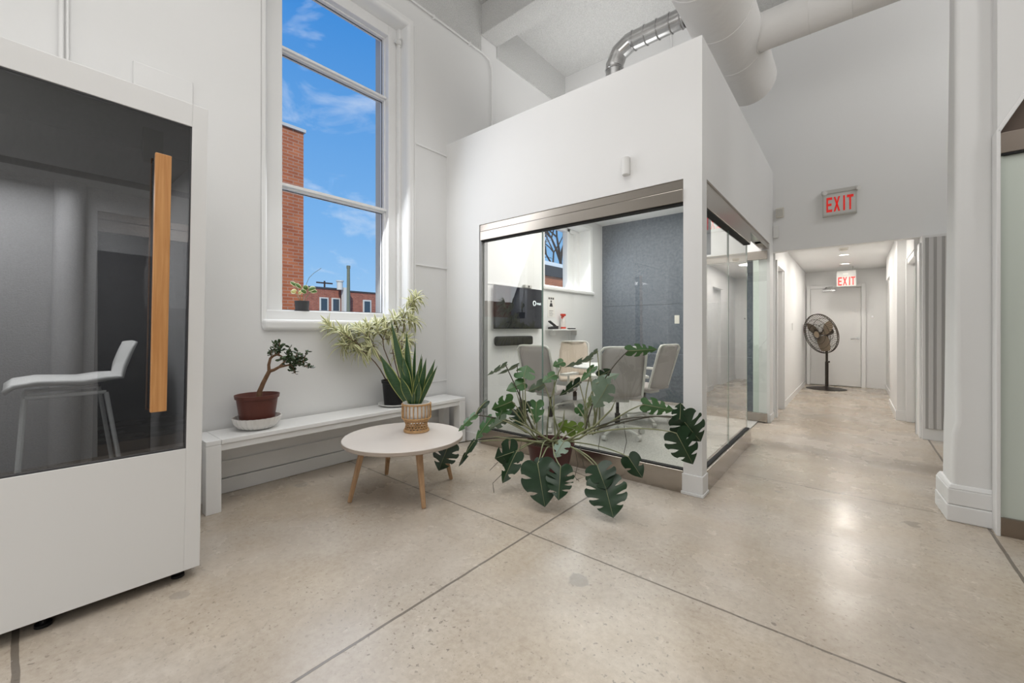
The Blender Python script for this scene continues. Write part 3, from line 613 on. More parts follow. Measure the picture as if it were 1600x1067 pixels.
# ================================================================== DUCTS AND CONDUITS
def ducts():
    d = thing('air_duct', 'large white painted round duct with a side branch under the ceiling', 'duct', (-0.928, 5.4, 4.064))
    r = 0.27
    b = MB().tube([(0, -9.5 + 0.01, 0), (0, 0, 0)], r, 56)
    main = b.build('main_duct', M['duct_white'], d, smooth=True)
    for k in range(10): MB().tube([(r * 1.004 * math.cos(2 * math.pi * j / 48), -0.75 - k * 0.62, r * 1.004 * math.sin(2 * math.pi * j / 48)) for j in range(48)], 0.004, 5, closed=True).build('seam', M['duct_white'], main, smooth=True)
    br = MB().tube([(0.12, -0.82, 0), (4.5, -0.82, 0)], 0.165, 40).build('branch_duct', M['duct_white'], d, smooth=True)
    for k in range(12): MB().tube([(0.62 + k * 0.30, -0.82 + 0.166 * math.cos(2 * math.pi * j / 36), 0.166 * math.sin(2 * math.pi * j / 36)) for j in range(36)], 0.003, 5, closed=True).build('seam', M['duct_white'], br, smooth=True)
    # saddle seam where the branch meets the main duct
    loop = []
    for j in range(40):
        a = 2 * math.pi * j / 40; yy = 0.172 * math.cos(a); zz = 0.172 * math.sin(a)
        loop.append((math.sqrt(max(r * r - zz * zz, 0)) + 0.004, -0.82 + yy, zz))
    MB().tube(loop, 0.006, 6, closed=True).build('collar', M['duct_white'], br, smooth=True)
    # silver duct
    x0, y0, z0 = -1.884, 3.90, 3.18
    d = thing('metal_duct', 'silver spiral duct with an elbow rising from the meeting room roof', 'duct', (x0, y0, z0))
    rr = 0.087; zt = 4.064 - z0
    MB().tube([(0, 0, 0), (0, 0, zt - 0.20)], rr, 32).build('riser', M['duct_metal'], d, smooth=True)
    el = [(0, 0, zt - 0.20), (0, 0, zt - 0.165), (0.055, 0, zt - 0.055), (0.165, 0, zt), (0.20, 0, zt)]
    MB().tube(el, rr * 1.02, 32).build('elbow', M['duct_metal'], d, smooth=False)
    MB().tube([(0.20, 0, zt), (0.688, 0, zt)], rr, 32).build('horizontal_run', M['duct_metal'], d, smooth=True)
    for x in (0.21, 0.33, 0.45, 0.57, 0.665):
        MB().tube([(x, rr * 1.03 * math.cos(2 * math.pi * j / 32), zt + rr * 1.03 * math.sin(2 * math.pi * j / 32)) for j in range(32)], 0.006, 6, closed=True).build('joint_ring', M['duct_metal'], d, smooth=True)
    for z in (zt - 0.21, zt - 0.36):
        MB().tube([(rr * 1.03 * math.cos(2 * math.pi * j / 32), rr * 1.03 * math.sin(2 * math.pi * j / 32), z) for j in range(32)], 0.006, 6, closed=True).build('joint_ring', M['duct_metal'], d, smooth=True)
    # conduit on the window wall
    c = MB().tube([(XW + 0.026, 0.35, 4.64), (XW + 0.026, 3.70, 4.63), (XW + 0.026, 3.80, 4.60), (XW + 0.026, 3.85, 4.52), (XW + 0.026, 3.85, 3.18)], 0.010, 10)
    c = c.build('conduit', M['trim'], smooth=True); tag(c, 'thin white conduit bending down the wall above the meeting room', 'conduit')
    for y in (2.9, 3.45): MB().box(XW + 0.001, XW + 0.036, y, y + 0.02, 4.615, 4.65).build('clip', M['trim'], c)
    c = MB().tube([(XW + 0.02, 0.155, 2.75), (XW + 0.02, 0.155, ZC)], 0.011, 10).tube([(XW + 0.02, 0.18, 2.75), (XW + 0.02, 0.18, ZC)], 0.006, 8).build('conduit', M['trim'], smooth=True)
    tag(c, 'pair of thin vertical conduits on the wall above the booth', 'conduit')
    MB().box(XW, XW + 0.03, 0.135, 0.195, 2.70, 2.78).build('junction_box', M['white_plastic'], c)
    c = MB().tube([(-1.13, 5.588, 3.2), (-1.13, 5.588, ZC)], 0.012, 10).build('conduit', M['trim'], smooth=True)
    tag(c, 'short vertical conduit on the wall behind the silver duct', 'conduit')
    c.location = (-0.75, 0, 0)
ducts()

# ================================================================== PHONE BOOTH
def phone_booth():
    t = thing('phone_booth', 'white phone booth with grey glass door and long oak handle', 'phone booth', (-2.452, 0.562, 0.037), (R(-0.9), 0, 0))
    D, W, H = 1.0, 1.55, 2.25
    gy0, gy1, gz0, gz1 = -W + 0.07, -0.062, 0.594, 2.14
    b = MB().box(-0.045, 0, -W, gy0, 0.012, H).box(-0.045, 0, gy1, 0, 0.012, H).box(-0.045, 0, gy0, gy1, 0.012, gz0).box(-0.045, 0, gy0, gy1, gz1, H)
    b.build('front_frame', M['pod_white'], t, bevel=0.002)
    MB().box(-D, -0.047, -0.03, 0, 0.01, H).box(-D, -0.047, -W, -W + 0.03, 0.01, H).box(-D, -D + 0.03, -W + 0.03, -0.03, 0.01, H).box(-D + 0.03, -0.047, -W + 0.03, -0.03, H - 0.03, H).build('shell', M['pod_white'], t)
    MB().box(-D + 0.03, -0.047, -W + 0.03, -0.03, 0.01, 0.10).build('booth_floor', M['felt_dark'], t)
    MB().box(-D + 0.03, -D + 0.06, -W + 0.03, -0.03, 0.10, 1.98).build('back_lining', M['felt'], t)
    MB().box(-D + 0.06, -0.05, -0.045, -0.031, 0.10, 1.98).build('side_lining', M['felt'], t)
    MB().box(-D + 0.06, -0.05, -W + 0.031, -W + 0.045, 0.10, 1.98).build('side_lining', M['felt'], t)
    MB().box(-D + 0.03, -0.047, -W + 0.03, -0.03, 1.98, H - 0.03).build('ceiling_lining', M['felt_dark'], t)
    MB().tube([(-D + 0.075, -0.41, 0.10), (-D + 0.075, -0.41, 1.975)], 0.062, 24).build('padded_column', M['felt'], t, smooth=True)
    MB().box(-D + 0.058, -D + 0.068, -0.30, -0.046, 0.35, 1.62).build('dark_reflection_panel', M['felt_dark'], t)  # dark panel standing in for the office mirrored in the booth glass
    g = MB().box(-0.018, -0.006, gy0, gy1, gz0, gz1).build('glass_door', M['pod_glass'], t)
    MB().box(-0.03, -0.003, gy1 - 0.006, gy1, gz0, gz1).box(-0.03, -0.003, gy0, gy1, gz1 - 0.006, gz1).box(-0.03, -0.003, gy0, gy1, gz0, gz0 + 0.006).build('door_seal', M['dark'], g)
    h = MB().box(0.030, 0.052, -0.203, -0.146, 0.79, 1.955).build('handle', M['oak'], t, bevel=0.003)
    MB().box(-0.004, 0.030, -0.200, -0.160, 0.80, 1.94).build('handle_bracket', M['black'], h)
    MB().box(-0.05, -0.020, -0.235, -0.165, 1.92, 2.08).build('door_closer', M['black'], g)
    for x in (-0.07, -0.92):
        for y in (-0.07, -0.50, -1.42):
            z = -(0.037 + (-y) * math.sin(R(0.9)))
            MB().disc((x, y, z + 0.002), (0, 0, 1), 0.026, 16, 0, 0.012).disc((x, y, z + 0.01), (0, 0, 1), 0.012, 12, 0, -z).build('levelling_foot', M['black'], t, smooth=True)
    light('booth_fill', 'AREA', (-2.95, -0.25, 1.98), 22, (0.5, 0.8), color=(1, 0.98, 0.96))  # fill added to brighten the booth interior; no lamp is fitted
    # bar stool standing inside
    cx, cy, zf = -2.95, 0.17, 0.14
    s = thing('bar_stool', 'white bar stool with a shell seat inside the phone booth', 'stool', (cx, cy, zf))
    prof = [(-0.215, 0.772), (-0.19, 0.795), (-0.12, 0.805), (0.02, 0.795), (0.10, 0.805), (0.155, 0.835), (0.185, 0.89), (0.205, 0.955), (0.222, 1.0)]
    vs = []; fs = []; nx = 9
    for i, (y, z) in enumerate(prof):
        for j in range(nx):
            q = j / (nx - 1) * 2 - 1; wd = 0.20 - 0.03 * (i / 8); up = 0.022 * q * q * (1 if i < 5 else -0.4)
            vs.append((q * wd, y - (0.02 * q * q if i > 5 else 0), z + up))
    fs = [(i * nx + j, i * nx + j + 1, (i + 1) * nx + j + 1, (i + 1) * nx + j) for i in range(len(prof) - 1) for j in range(nx - 1)]
    o = MB().add(vs, fs).build('seat_shell', M['white_plastic'], s, smooth=True, angle=80)
    so = o.modifiers.new('solid', 'SOLIDIFY'); so.thickness = 0.016; so.offset = 0
    for sx in (-1, 1):
        MB().tube([(sx * 0.15, -0.155, 0.755), (sx * 0.19, -0.20, 0.0)], 0.009, 8).build('leg', M['white_plastic'], s, smooth=True)
        MB().tube([(sx * 0.15, 0.10, 0.755), (sx * 0.19, 0.20, 0.0)], 0.009, 8).build('leg', M['white_plastic'], s, smooth=True)
        MB().tube([(sx * 0.15, -0.155, 0.757), (sx * 0.15, 0.10, 0.757)], 0.009, 8).build('seat_rail', M['white_plastic'], s, smooth=True)
    MB().tube([(-0.18, -0.187, 0.22), (0.18, -0.187, 0.22)], 0.008, 8).build('foot_rest', M['white_plastic'], s, smooth=True)
phone_booth()

# ================================================================== BENCH, COFFEE TABLE
def bench():
    x0, x1, y0, y1, h = -3.535, -3.195, 0.765, 3.055, 0.475
    t = thing('bench', 'long white bench along the window wall', 'bench', ((x0 + x1) / 2, (y0 + y1) / 2, 0))
    o = t.location
    MB().box(x0, x1, y0 + 0.086, y1, h - 0.030, h).build('seat_board', M['trim'], t, off=o, bevel=0.003)
    MB().box(x0, x1, y0, y0 + 0.084, h - 0.030, h).build('end_board', M['trim'], t, off=o, bevel=0.003)
    MB().box(x0 + 0.02, x1 - 0.012, y0 + 0.08, y1 - 0.08, h - 0.075, h - 0.032).build('apron', M['trim'], t, off=o, bevel=0.002)
    for xa, xb in ((x1 - 0.085, x1), (x0, x0 + 0.085)):
        for ya in (y0, y1 - 0.085):
            MB().box(xa, xb, ya, ya + 0.085, 0, h - 0.031).build('leg', M['trim'], t, off=o, bevel=0.003)
bench()
def coffee_table():
    c = Vector((-2.59, 1.845, 0)); zt = 0.408; r = 0.437
    t = thing('coffee_table', 'round warm white coffee table on four splayed wooden legs', 'table', c)
    MB().lathe([(0, zt - 0.032), (r - 0.006, zt - 0.032), (r, zt - 0.026), (r, zt - 0.004)], n=72).build('rim', M['table_edge'], t, smooth=True)
    MB().lathe([(0, zt), (r - 0.004, zt), (r, zt - 0.004)], n=72).build('tabletop', M['table_top'], t, smooth=True)
    for (x, y) in ((-2.69, 1.465), (-2.215, 1.735), (-2.975, 1.945), (-2.48, 2.215)):
        b = Vector((x, y, 0)) - Vector((c.x, c.y, 0)); tp = b * 0.76
        MB().beam((b.x, b.y, 0), (tp.x, tp.y, zt - 0.03), 0.026, 0.026, up=(b.x, b.y, 0.01), wx2=0.046, wy2=0.036).build('leg', M['leg_wood'], t, bevel=0.006)
    MB().beam((-0.27, -0.18, zt - 0.045), (0.27, 0.18, zt - 0.045), 0.05, 0.022).beam((-0.2, 0.27, zt - 0.045), (0.2, -0.27, zt - 0.045), 0.05, 0.022).build('underframe', M['leg_wood'], t)
coffee_table()

# ================================================================== PLANTS
def pot_profile(r0, r1, h, lip=0.012, th=0.006, lip_h=0.028):
    return [(0, 0), (r0, 0), (r0 + (r1 - r0) * (1 - lip_h / h), h - lip_h), (r1 + lip - 0.004, h - lip_h + 0.002), (r1 + lip, h), (r1 + lip - th, h), (r1 - th, h - lip_h), (r1 - th - 0.004, h - 0.04), (0, h - 0.04)]
def strap(b, base, tip, width, nrm, segs=8, bend=0.0, edge=0.22, prof=None, curl=0.0, droop=0.0):
    """ribbon leaf with two-tone columns: material 1 on the margins, 0 in the middle"""
    base, tip = Vector(base), Vector(tip); d = tip - base; L = d.length; dn = d.normalized()
    nrm = Vector(nrm); nrm = (nrm - dn * nrm.dot(dn)).normalized(); sd = dn.cross(nrm).normalized()
    vs = []; fs = []; ms = []
    for i in range(segs + 1):
        q = i / segs; w = width * (prof(q) if prof else math.sin(math.pi * min(1, 0.12 + 0.88 * q)) ** 0.7)
        c = base + d * q + nrm * (bend * L * math.sin(math.pi * q)) - Vector((0, 0, 1)) * droop * L * q * q
        s2 = (sd * math.cos(curl * q) + nrm * math.sin(curl * q)); n2 = dn.cross(s2)
        for k in (-1, -1 + 2 * edge, 0, 1 - 2 * edge, 1):
            vs.append(c + s2 * (k * w / 2) + n2 * (-0.18 * w * (1 - abs(k))))
    for i in range(segs):
        for k in range(4):
            fs.append((i * 5 + k, i * 5 + k + 1, i * 5 + 6 + k, i * 5 + 5 + k)); ms.append(1 if k in (0, 3) else 0)
    o = len(b.v); b.v += vs; b.f += [tuple(o + i for i in f) for f in fs]; b.m += ms

def jade_plant():
    c = Vector((-3.378, 1.122, 0.475))
    bowl = thing('plant_saucer', 'white ribbed ceramic bowl under the jade plant on the bench', 'bowl', c)
    MB().lathe([(0, 0), (0.085, 0), (0.115, 0.012), (0.145, 0.045), (0.158, 0.088), (0.150, 0.088), (0.138, 0.05), (0.11, 0.024), (0, 0.02)], n=192, ribs=26, rib=0.0030).build('bowl', M['ceramic'], bowl, smooth=True)
    t = thing('jade_plant', 'small jade tree with a leaning trunk in a brown pot on the bench', 'plant', c + Vector((0, 0, 0.021)))
    o = t.location
    MB().lathe(pot_profile(0.105, 0.136, 0.228, lip=0.009), n=48).build('pot', M['terracotta'], t, smooth=True)
    MB().lathe([(0, 0.200), (0.07, 0.196), (0.128, 0.188)], n=32).build('soil', M['soil'], t, smooth=True)
    w = 3.02
    P = lambda u, v, dw=0: at(u, v, w + dw)
    b = MB()
    b.tube([P(404.5, 623), P(405.5, 612), P(411, 599), P(416, 589), P(421, 579.5)], [0.021, 0.0175, 0.0155, 0.0145, 0.014], 10)
    b.tube([P(420.5, 582), P(420, 570), P(422.5, 560), P(427, 556), P(433, 554), P(439, 556), P(445, 560)], [0.012, 0.0105, 0.0095, 0.0085, 0.0075, 0.006, 0.004], 9)
    b.tube([P(421, 580), P(428, 578), P(437, 573), P(443, 567), P(447, 562)], [0.0125, 0.011, 0.010, 0.008, 0.004], 9)
    b.tube([P(437, 573.5), P(445, 571.5), P(452, 570), P(462, 569), P(473, 569)], [0.008, 0.0075, 0.006, 0.005, 0.003], 8)
    tw = [((430, 555), (429, 537)), ((436, 554), (437, 535)), ((434, 554), (440, 542)), ((423.5, 558), (424.5, 547)), ((447, 562), (453, 543)), ((452, 570), (457, 556)), ((458, 569.5), (465, 549)), ((466, 569), (470, 556)), ((473, 569), (479, 549)), ((470, 569), (486, 575)), ((455, 570), (462, 584)), ((445, 560), (438, 563)), ((460, 569), (455, 580)), ((448, 562), (460, 560))]
    for a, e in tw: b.tube([P(*a), P(*e, random.uniform(-0.05, 0.05))], [0.0045, 0.002], 6)
    b.build('trunk', M['bark'], t, smooth=True, off=o, angle=60)
    f = MB()
    def fat_leaf(p, d, L):
        d = Vector(d).normalized(); u = Vector((random.uniform(-1, 1), random.uniform(-1, 1), random.uniform(0, 1.2))); x = d.cross(u).normalized(); n = x.cross(d)
        vs = []; 
        pr = [(0, 0.12), (0.25, 0.62), (0.55, 1.0), (0.82, 0.78), (1.0, 0.1)]
        for q, r in pr:
            for j in range(6):
                a = 2 * math.pi * j / 6; vs.append(p + d * (q * L) + x * (math.cos(a) * r * L * 0.27) + n * (math.sin(a) * r * L * 0.10 + 0.10 * L * q * q))
        fs = [(i * 6 + j, i * 6 + (j + 1) % 6, (i + 1) * 6 + (j + 1) % 6, (i + 1) * 6 + j) for i in range(4) for j in range(6)] + [tuple(range(24, 30))]
        f.add(vs, fs)
    for a, e in tw:
        for k in range(13):
            q = 0.25 + 0.75 * k / 12; p = P(a[0] + (e[0] - a[0]) * q, a[1] + (e[1] - a[1]) * q, random.uniform(-0.03, 0.03))
            fat_leaf(p, (random.uniform(-1, 1), random.uniform(-1, 1), random.uniform(-0.3, 0.9)), random.uniform(0.024, 0.042))
    for k in range(70):
        p = P(random.gauss(459, 7.5), random.gauss(565, 5), random.uniform(-0.07, 0.07))
        fat_leaf(p, (random.uniform(-1, 1), random.uniform(-1, 1), random.uniform(-0.6, 0.8)), random.uniform(0.026, 0.045))
    for k in range(16):
        p = P(random.gauss(436, 3.5), random.gauss(543, 5), random.uniform(-0.03, 0.03))
        fat_leaf(p, (random.uniform(-1, 1), random.uniform(-1, 1), random.uniform(-0.3, 0.8)), random.uniform(0.024, 0.036))
    f.build('foliage', M['jade_leaf'], t, smooth=True, off=o, angle=70)
jade_plant()

def dracaena():
    c = Vector((-3.372, 2.31, 0.475))
    s = MB().lathe([(0, 0), (0.115, 0), (0.160, 0.018), (0.165, 0.026), (0.158, 0.026), (0.11, 0.008), (0, 0.008)], n=48).build('plant_saucer', M['white_plastic'], smooth=True)
    s.location = c; tag(s, 'pale round saucer under the black pot on the bench', 'saucer')
    t = thing('dracaena', 'tall cream and green variegated plant in a black pot on the bench', 'plant', c + Vector((0, 0, 0.009)))
    o = t.location
    MB().lathe(pot_profile(0.108, 0.128, 0.235, lip=0.008), n=48).build('pot', M['black'], t, smooth=True)
    MB().lathe([(0, 0.205), (0.08, 0.202), (0.120, 0.196)], n=32).build('soil', M['soil'], t, smooth=True)
    W = lambda u: 3.46 + (u - 517) * 0.0037
    base = lambda k: o + Vector((random.uniform(-0.06, 0.06), random.uniform(-0.06, 0.06), 0.195))
    trunks = [[(599, 592), (594, 577), (586, 566), (577, 557), (570, 551)], [(607, 592), (601, 574), (592, 555), (585, 543)], [(614, 592), (610, 570), (600, 545), (598, 530)], [(620, 592), (617, 565), (612, 540), (622, 515)], [(628, 592), (628, 560), (628, 535), (632, 500)]]
    heads = []
    br = [((570, 551), (556, 532), (538, 524), (517, 511)), ((570, 551), (560, 538), (545, 528), (538, 520)), ((585, 543), (577, 530), (570, 522), (562, 515)), ((585, 543), (583, 535), (578, 528), (575, 512)),
          ((598, 530), (594, 524), (590, 520), (590, 508)), ((598, 530), (600, 525), (604, 515), (603, 506)), ((622, 515), (626, 505), (633, 490), (640, 478)), ((622, 515), (618, 508), (615, 500), (618, 497)),
          ((640, 478), (643, 474), (647, 469), (651, 464)), ((632, 500), (637, 500), (640, 502), (645, 500)), ((585, 543), (583, 541), (580, 541), (577, 545)), ((612, 540), (620, 538), (628, 532), (637, 530)),
          ((610, 552), (620, 552), (626, 552), (630, 556)), ((570, 551), (567, 549), (565, 548), (560, 548)), ((556, 532), (552, 534), (545, 538), (537, 540)), ((598, 530), (606, 530), (610, 524), (614, 522))]
    b = MB()
    for i, tr in enumerate(trunks):
        pts = [o + Vector((-0.05 + 0.03 * i, -0.05 + 0.025 * i, 0.19))] + [at(u, v, W(u)) for u, v in tr[1:]]
        b.tube(pts, [0.0058 - 0.0006 * k for k in range(len(pts))], 8)
    for q in br:
        pts = [at(u, v, W(u) + 0.02 * k * (1 if i % 2 else -1)) for i, (k, (u, v)) in enumerate(zip(range(4), q))]
        b.tube(pts, [0.0036, 0.0033, 0.003, 0.0025], 7)
        heads.append((pts[-1], (pts[-1] - pts[-2]).normalized(), pts))
    b.build('stem', M['drac_stem'], t, smooth=True, off=o, angle=60)
    f = MB()
    vw = Vector((_s, -_c, 0))
    for hp, hd, pts in heads:
        n = 44
        for k in range(n):
            q = k / n
            if q < 0.5: p = hp - hd * 0.012 * random.random(); tilt = random.uniform(0.3, 1.15)
            else:
                j = random.choice((1, 2)); p = pts[j].lerp(pts[j + 1], random.random()); tilt = random.uniform(0.8, 1.5)
            a = random.uniform(0, 2 * math.pi); u = Vector((0, 0, 1)) if abs(hd.z) < 0.9 else Vector((1, 0, 0))
            x = hd.cross(u).normalized(); y = hd.cross(x)
            d = hd * math.cos(tilt) + (x * math.cos(a) + y * math.sin(a)) * math.sin(tilt)
            L = random.uniform(0.09, 0.165)
            tip = p + d * L
            if tip.x < XW + 0.02: tip.x = XW + 0.02 + random.random() * 0.02
            strap(f, p, tip, random.uniform(0.016, 0.023), hd * 0.5 + Vector((0, 0, 0.6)) + vw * 0.7, 6, bend=0.10, droop=random.uniform(0.05, 0.36), edge=0.35)
    f.build('foliage', [M['drac_green'], M['drac_cream']], t, smooth=True, off=o, angle=80)
dracaena()

def snake_plant():
    c = Vector((-2.625, 1.985, 0.4085))
    t = thing('snake_plant', 'snake plant in a white pot with a cane basket on the coffee table', 'plant', c)
    o = t.location; h = 0.226
    MB().lathe([(0, 0.085), (0.085, 0.085), (0.097, 0.105), (0.104, h), (0.098, h), (0.090, h - 0.03), (0, h - 0.03)], n=48).build('pot', M['ceramic'], t, smooth=True)
    MB().lathe([(0, h - 0.022), (0.05, h - 0.024), (0.088, h - 0.028)], n=32).build('soil', M['soil'], t, smooth=True)
    b = MB(); n = 22; ringp = lambda r, z, k=48: [(r * math.cos(2 * math.pi * j / k), r * math.sin(2 * math.pi * j / k), z) for j in range(k)]
    for r, z, rr in ((0.109, h - 0.012, 0.007), (0.109, 0.108, 0.006), (0.093, 0.086, 0.005), (0.083, 0.066, 0.004), (0.081, 0.050, 0.004), (0.084, 0.034, 0.004), (0.091, 0.016, 0.006), (0.093, 0.007, 0.007), (0.102, 0.098, 0.005)):
        b.tube(ringp(r, z), rr, 6, closed=True)
    for k in range(n):
        a = 2 * math.pi * k / n; e = lambda r, z, da=0: (r * math.cos(a + da), r * math.sin(a + da), z)
        b.tube([e(0.109, h - 0.012), e(0.110, 0.15), e(0.109, 0.108)], 0.0045, 6)
        for sg in (-1, 1): b.tube([e(0.108, 0.106), e(0.088, 0.08, sg * 0.12), e(0.080, 0.055, sg * 0.24), e(0.086, 0.03, sg * 0.36), e(0.092, 0.008, sg * 0.46)], 0.003, 5)
    b.build('cane_basket', M['rattan'], t, smooth=True, angle=60)
    leaves = [((641, 626), (610.5, 499), 14, 0.0, 10), ((645, 625), (635, 517), 14, 0.03, -15), ((648, 627), (649.5, 533), 7, 0.05, 50), ((634, 622), (593.7, 554), 19, -0.03, 5), ((652, 626), (660, 556), 9, 0.04, 35),
              ((653, 627), (666, 559), 11, 0.0, 10), ((655, 627), (680, 561), 11, 0.01, -10), ((656, 627), (683.7, 571), 9, -0.03, 25), ((648, 628), (652, 579), 11, -0.05, 0), ((640, 626), (624, 569), 11, -0.02, 20), ((644, 628), (625.6, 588), 16, -0.06, -10),
              ((642, 626), (630, 556), 15, -0.01, 15), ((645, 629), (647, 611), 6, -0.08, 0), ((651, 628), (655, 596), 12, -0.07, 12), ((650, 626), (659, 552), 7, 0.06, 40)]
    vw = Vector((_s, -_c, 0))
    for (bu, bv), (tu, tv), wd, dw, roll in leaves:
        w = 3.185 + dw * 0.7; p, q = at(bu, bv + 4, w), at(tu, tv, w + dw)
        nrm = Matrix.Rotation(R(roll), 3, (q - p).normalized()) @ vw
        f = MB(); strap(f, p, q, wd * 0.84 / FPX * w, nrm, 14, bend=0.03 * (1 if tu < 645 else -1), edge=0.075, curl=R(roll) * 0.4,
                        prof=lambda x: (0.55 + 0.45 * math.sin(math.pi * min(1, x * 1.1))) * (1 - max(0, (x - 0.55) / 0.45) ** 2.2) + 0.01)
        f.build('leaf', [M['sans_green'], M['sans_edge']], t, smooth=True, off=o, angle=80)
snake_plant()

def sill_plant():
    c = Vector((-3.735, 1.592, 1.361))
    t = thing('potted_seedling', 'small leafy plant in a dark grey pot on the sill of the tall window', 'plant', c); o = t.location
    MB().lathe([(0, 0), (0.052, 0), (0.060, 0.090), (0.055, 0.090), (0.052, 0.080), (0, 0.080)], n=32).lathe([(0, 0.0), (0.058, 0.0), (0.062, 0.014), (0, 0.012)], n=32).build('pot', M['dark'], t, smooth=True)
    MB().lathe([(0, 0.084), (0.054, 0.081)], n=24).build('soil', M['soil'], t)
    w = at(472, 488, 1).dot(Vector((0, 0, 0))) or 3.60
    P = lambda u, v, dw=0: at(u, v, 3.60 + dw)
    b = MB()
    for pts in ([(471, 474), (469, 462), (462, 446)], [(473, 474), (474, 460), (480, 452)], [(475, 474), (478, 465), (486, 455)], [(470, 474), (468, 468), (461, 457)]): b.tube([P(*q) for q in pts], 0.0025, 6)
    b.tube([P(479, 443), P(483, 434), P(490, 427), P(502, 419)], 0.002, 6)
    b.tube([P(474, 462), P(476, 452), P(479, 443)], 0.002, 6)
    b.build('stem', M['petiole'], t, off=o)
    f = MB(); g = MB()
    vw = Vector((_s, -_c, 0.5))
    for a, e, wd, k in (((464, 447), (453, 440), 6, 0), ((470, 450), (461, 442), 6, 0), ((463, 456), (454, 455), 9, 1), ((480, 452), (474, 446), 9, 0), ((482, 453), (494, 450), 10, 0), ((486, 455), (496, 456), 8, 0), ((478, 458), (470, 452), 7, 0), ((466, 459), (473, 455), 7, 1)):
        strap(g if k else f, P(*a), P(*e), wd / FPX * 3.6, vw, 6, bend=0.1, edge=0.12)
    f.build('foliage', [mat('seedling_leaf', (0.09, 0.17, 0.03), 0.4), M['drac_cream']], t, smooth=True, off=o)
    g.build('pale_leaf', [mat('pale_yellow_leaf', (0.52, 0.48, 0.17), 0.45), M['drac_cream']], t, smooth=True, off=o)
sill_plant()

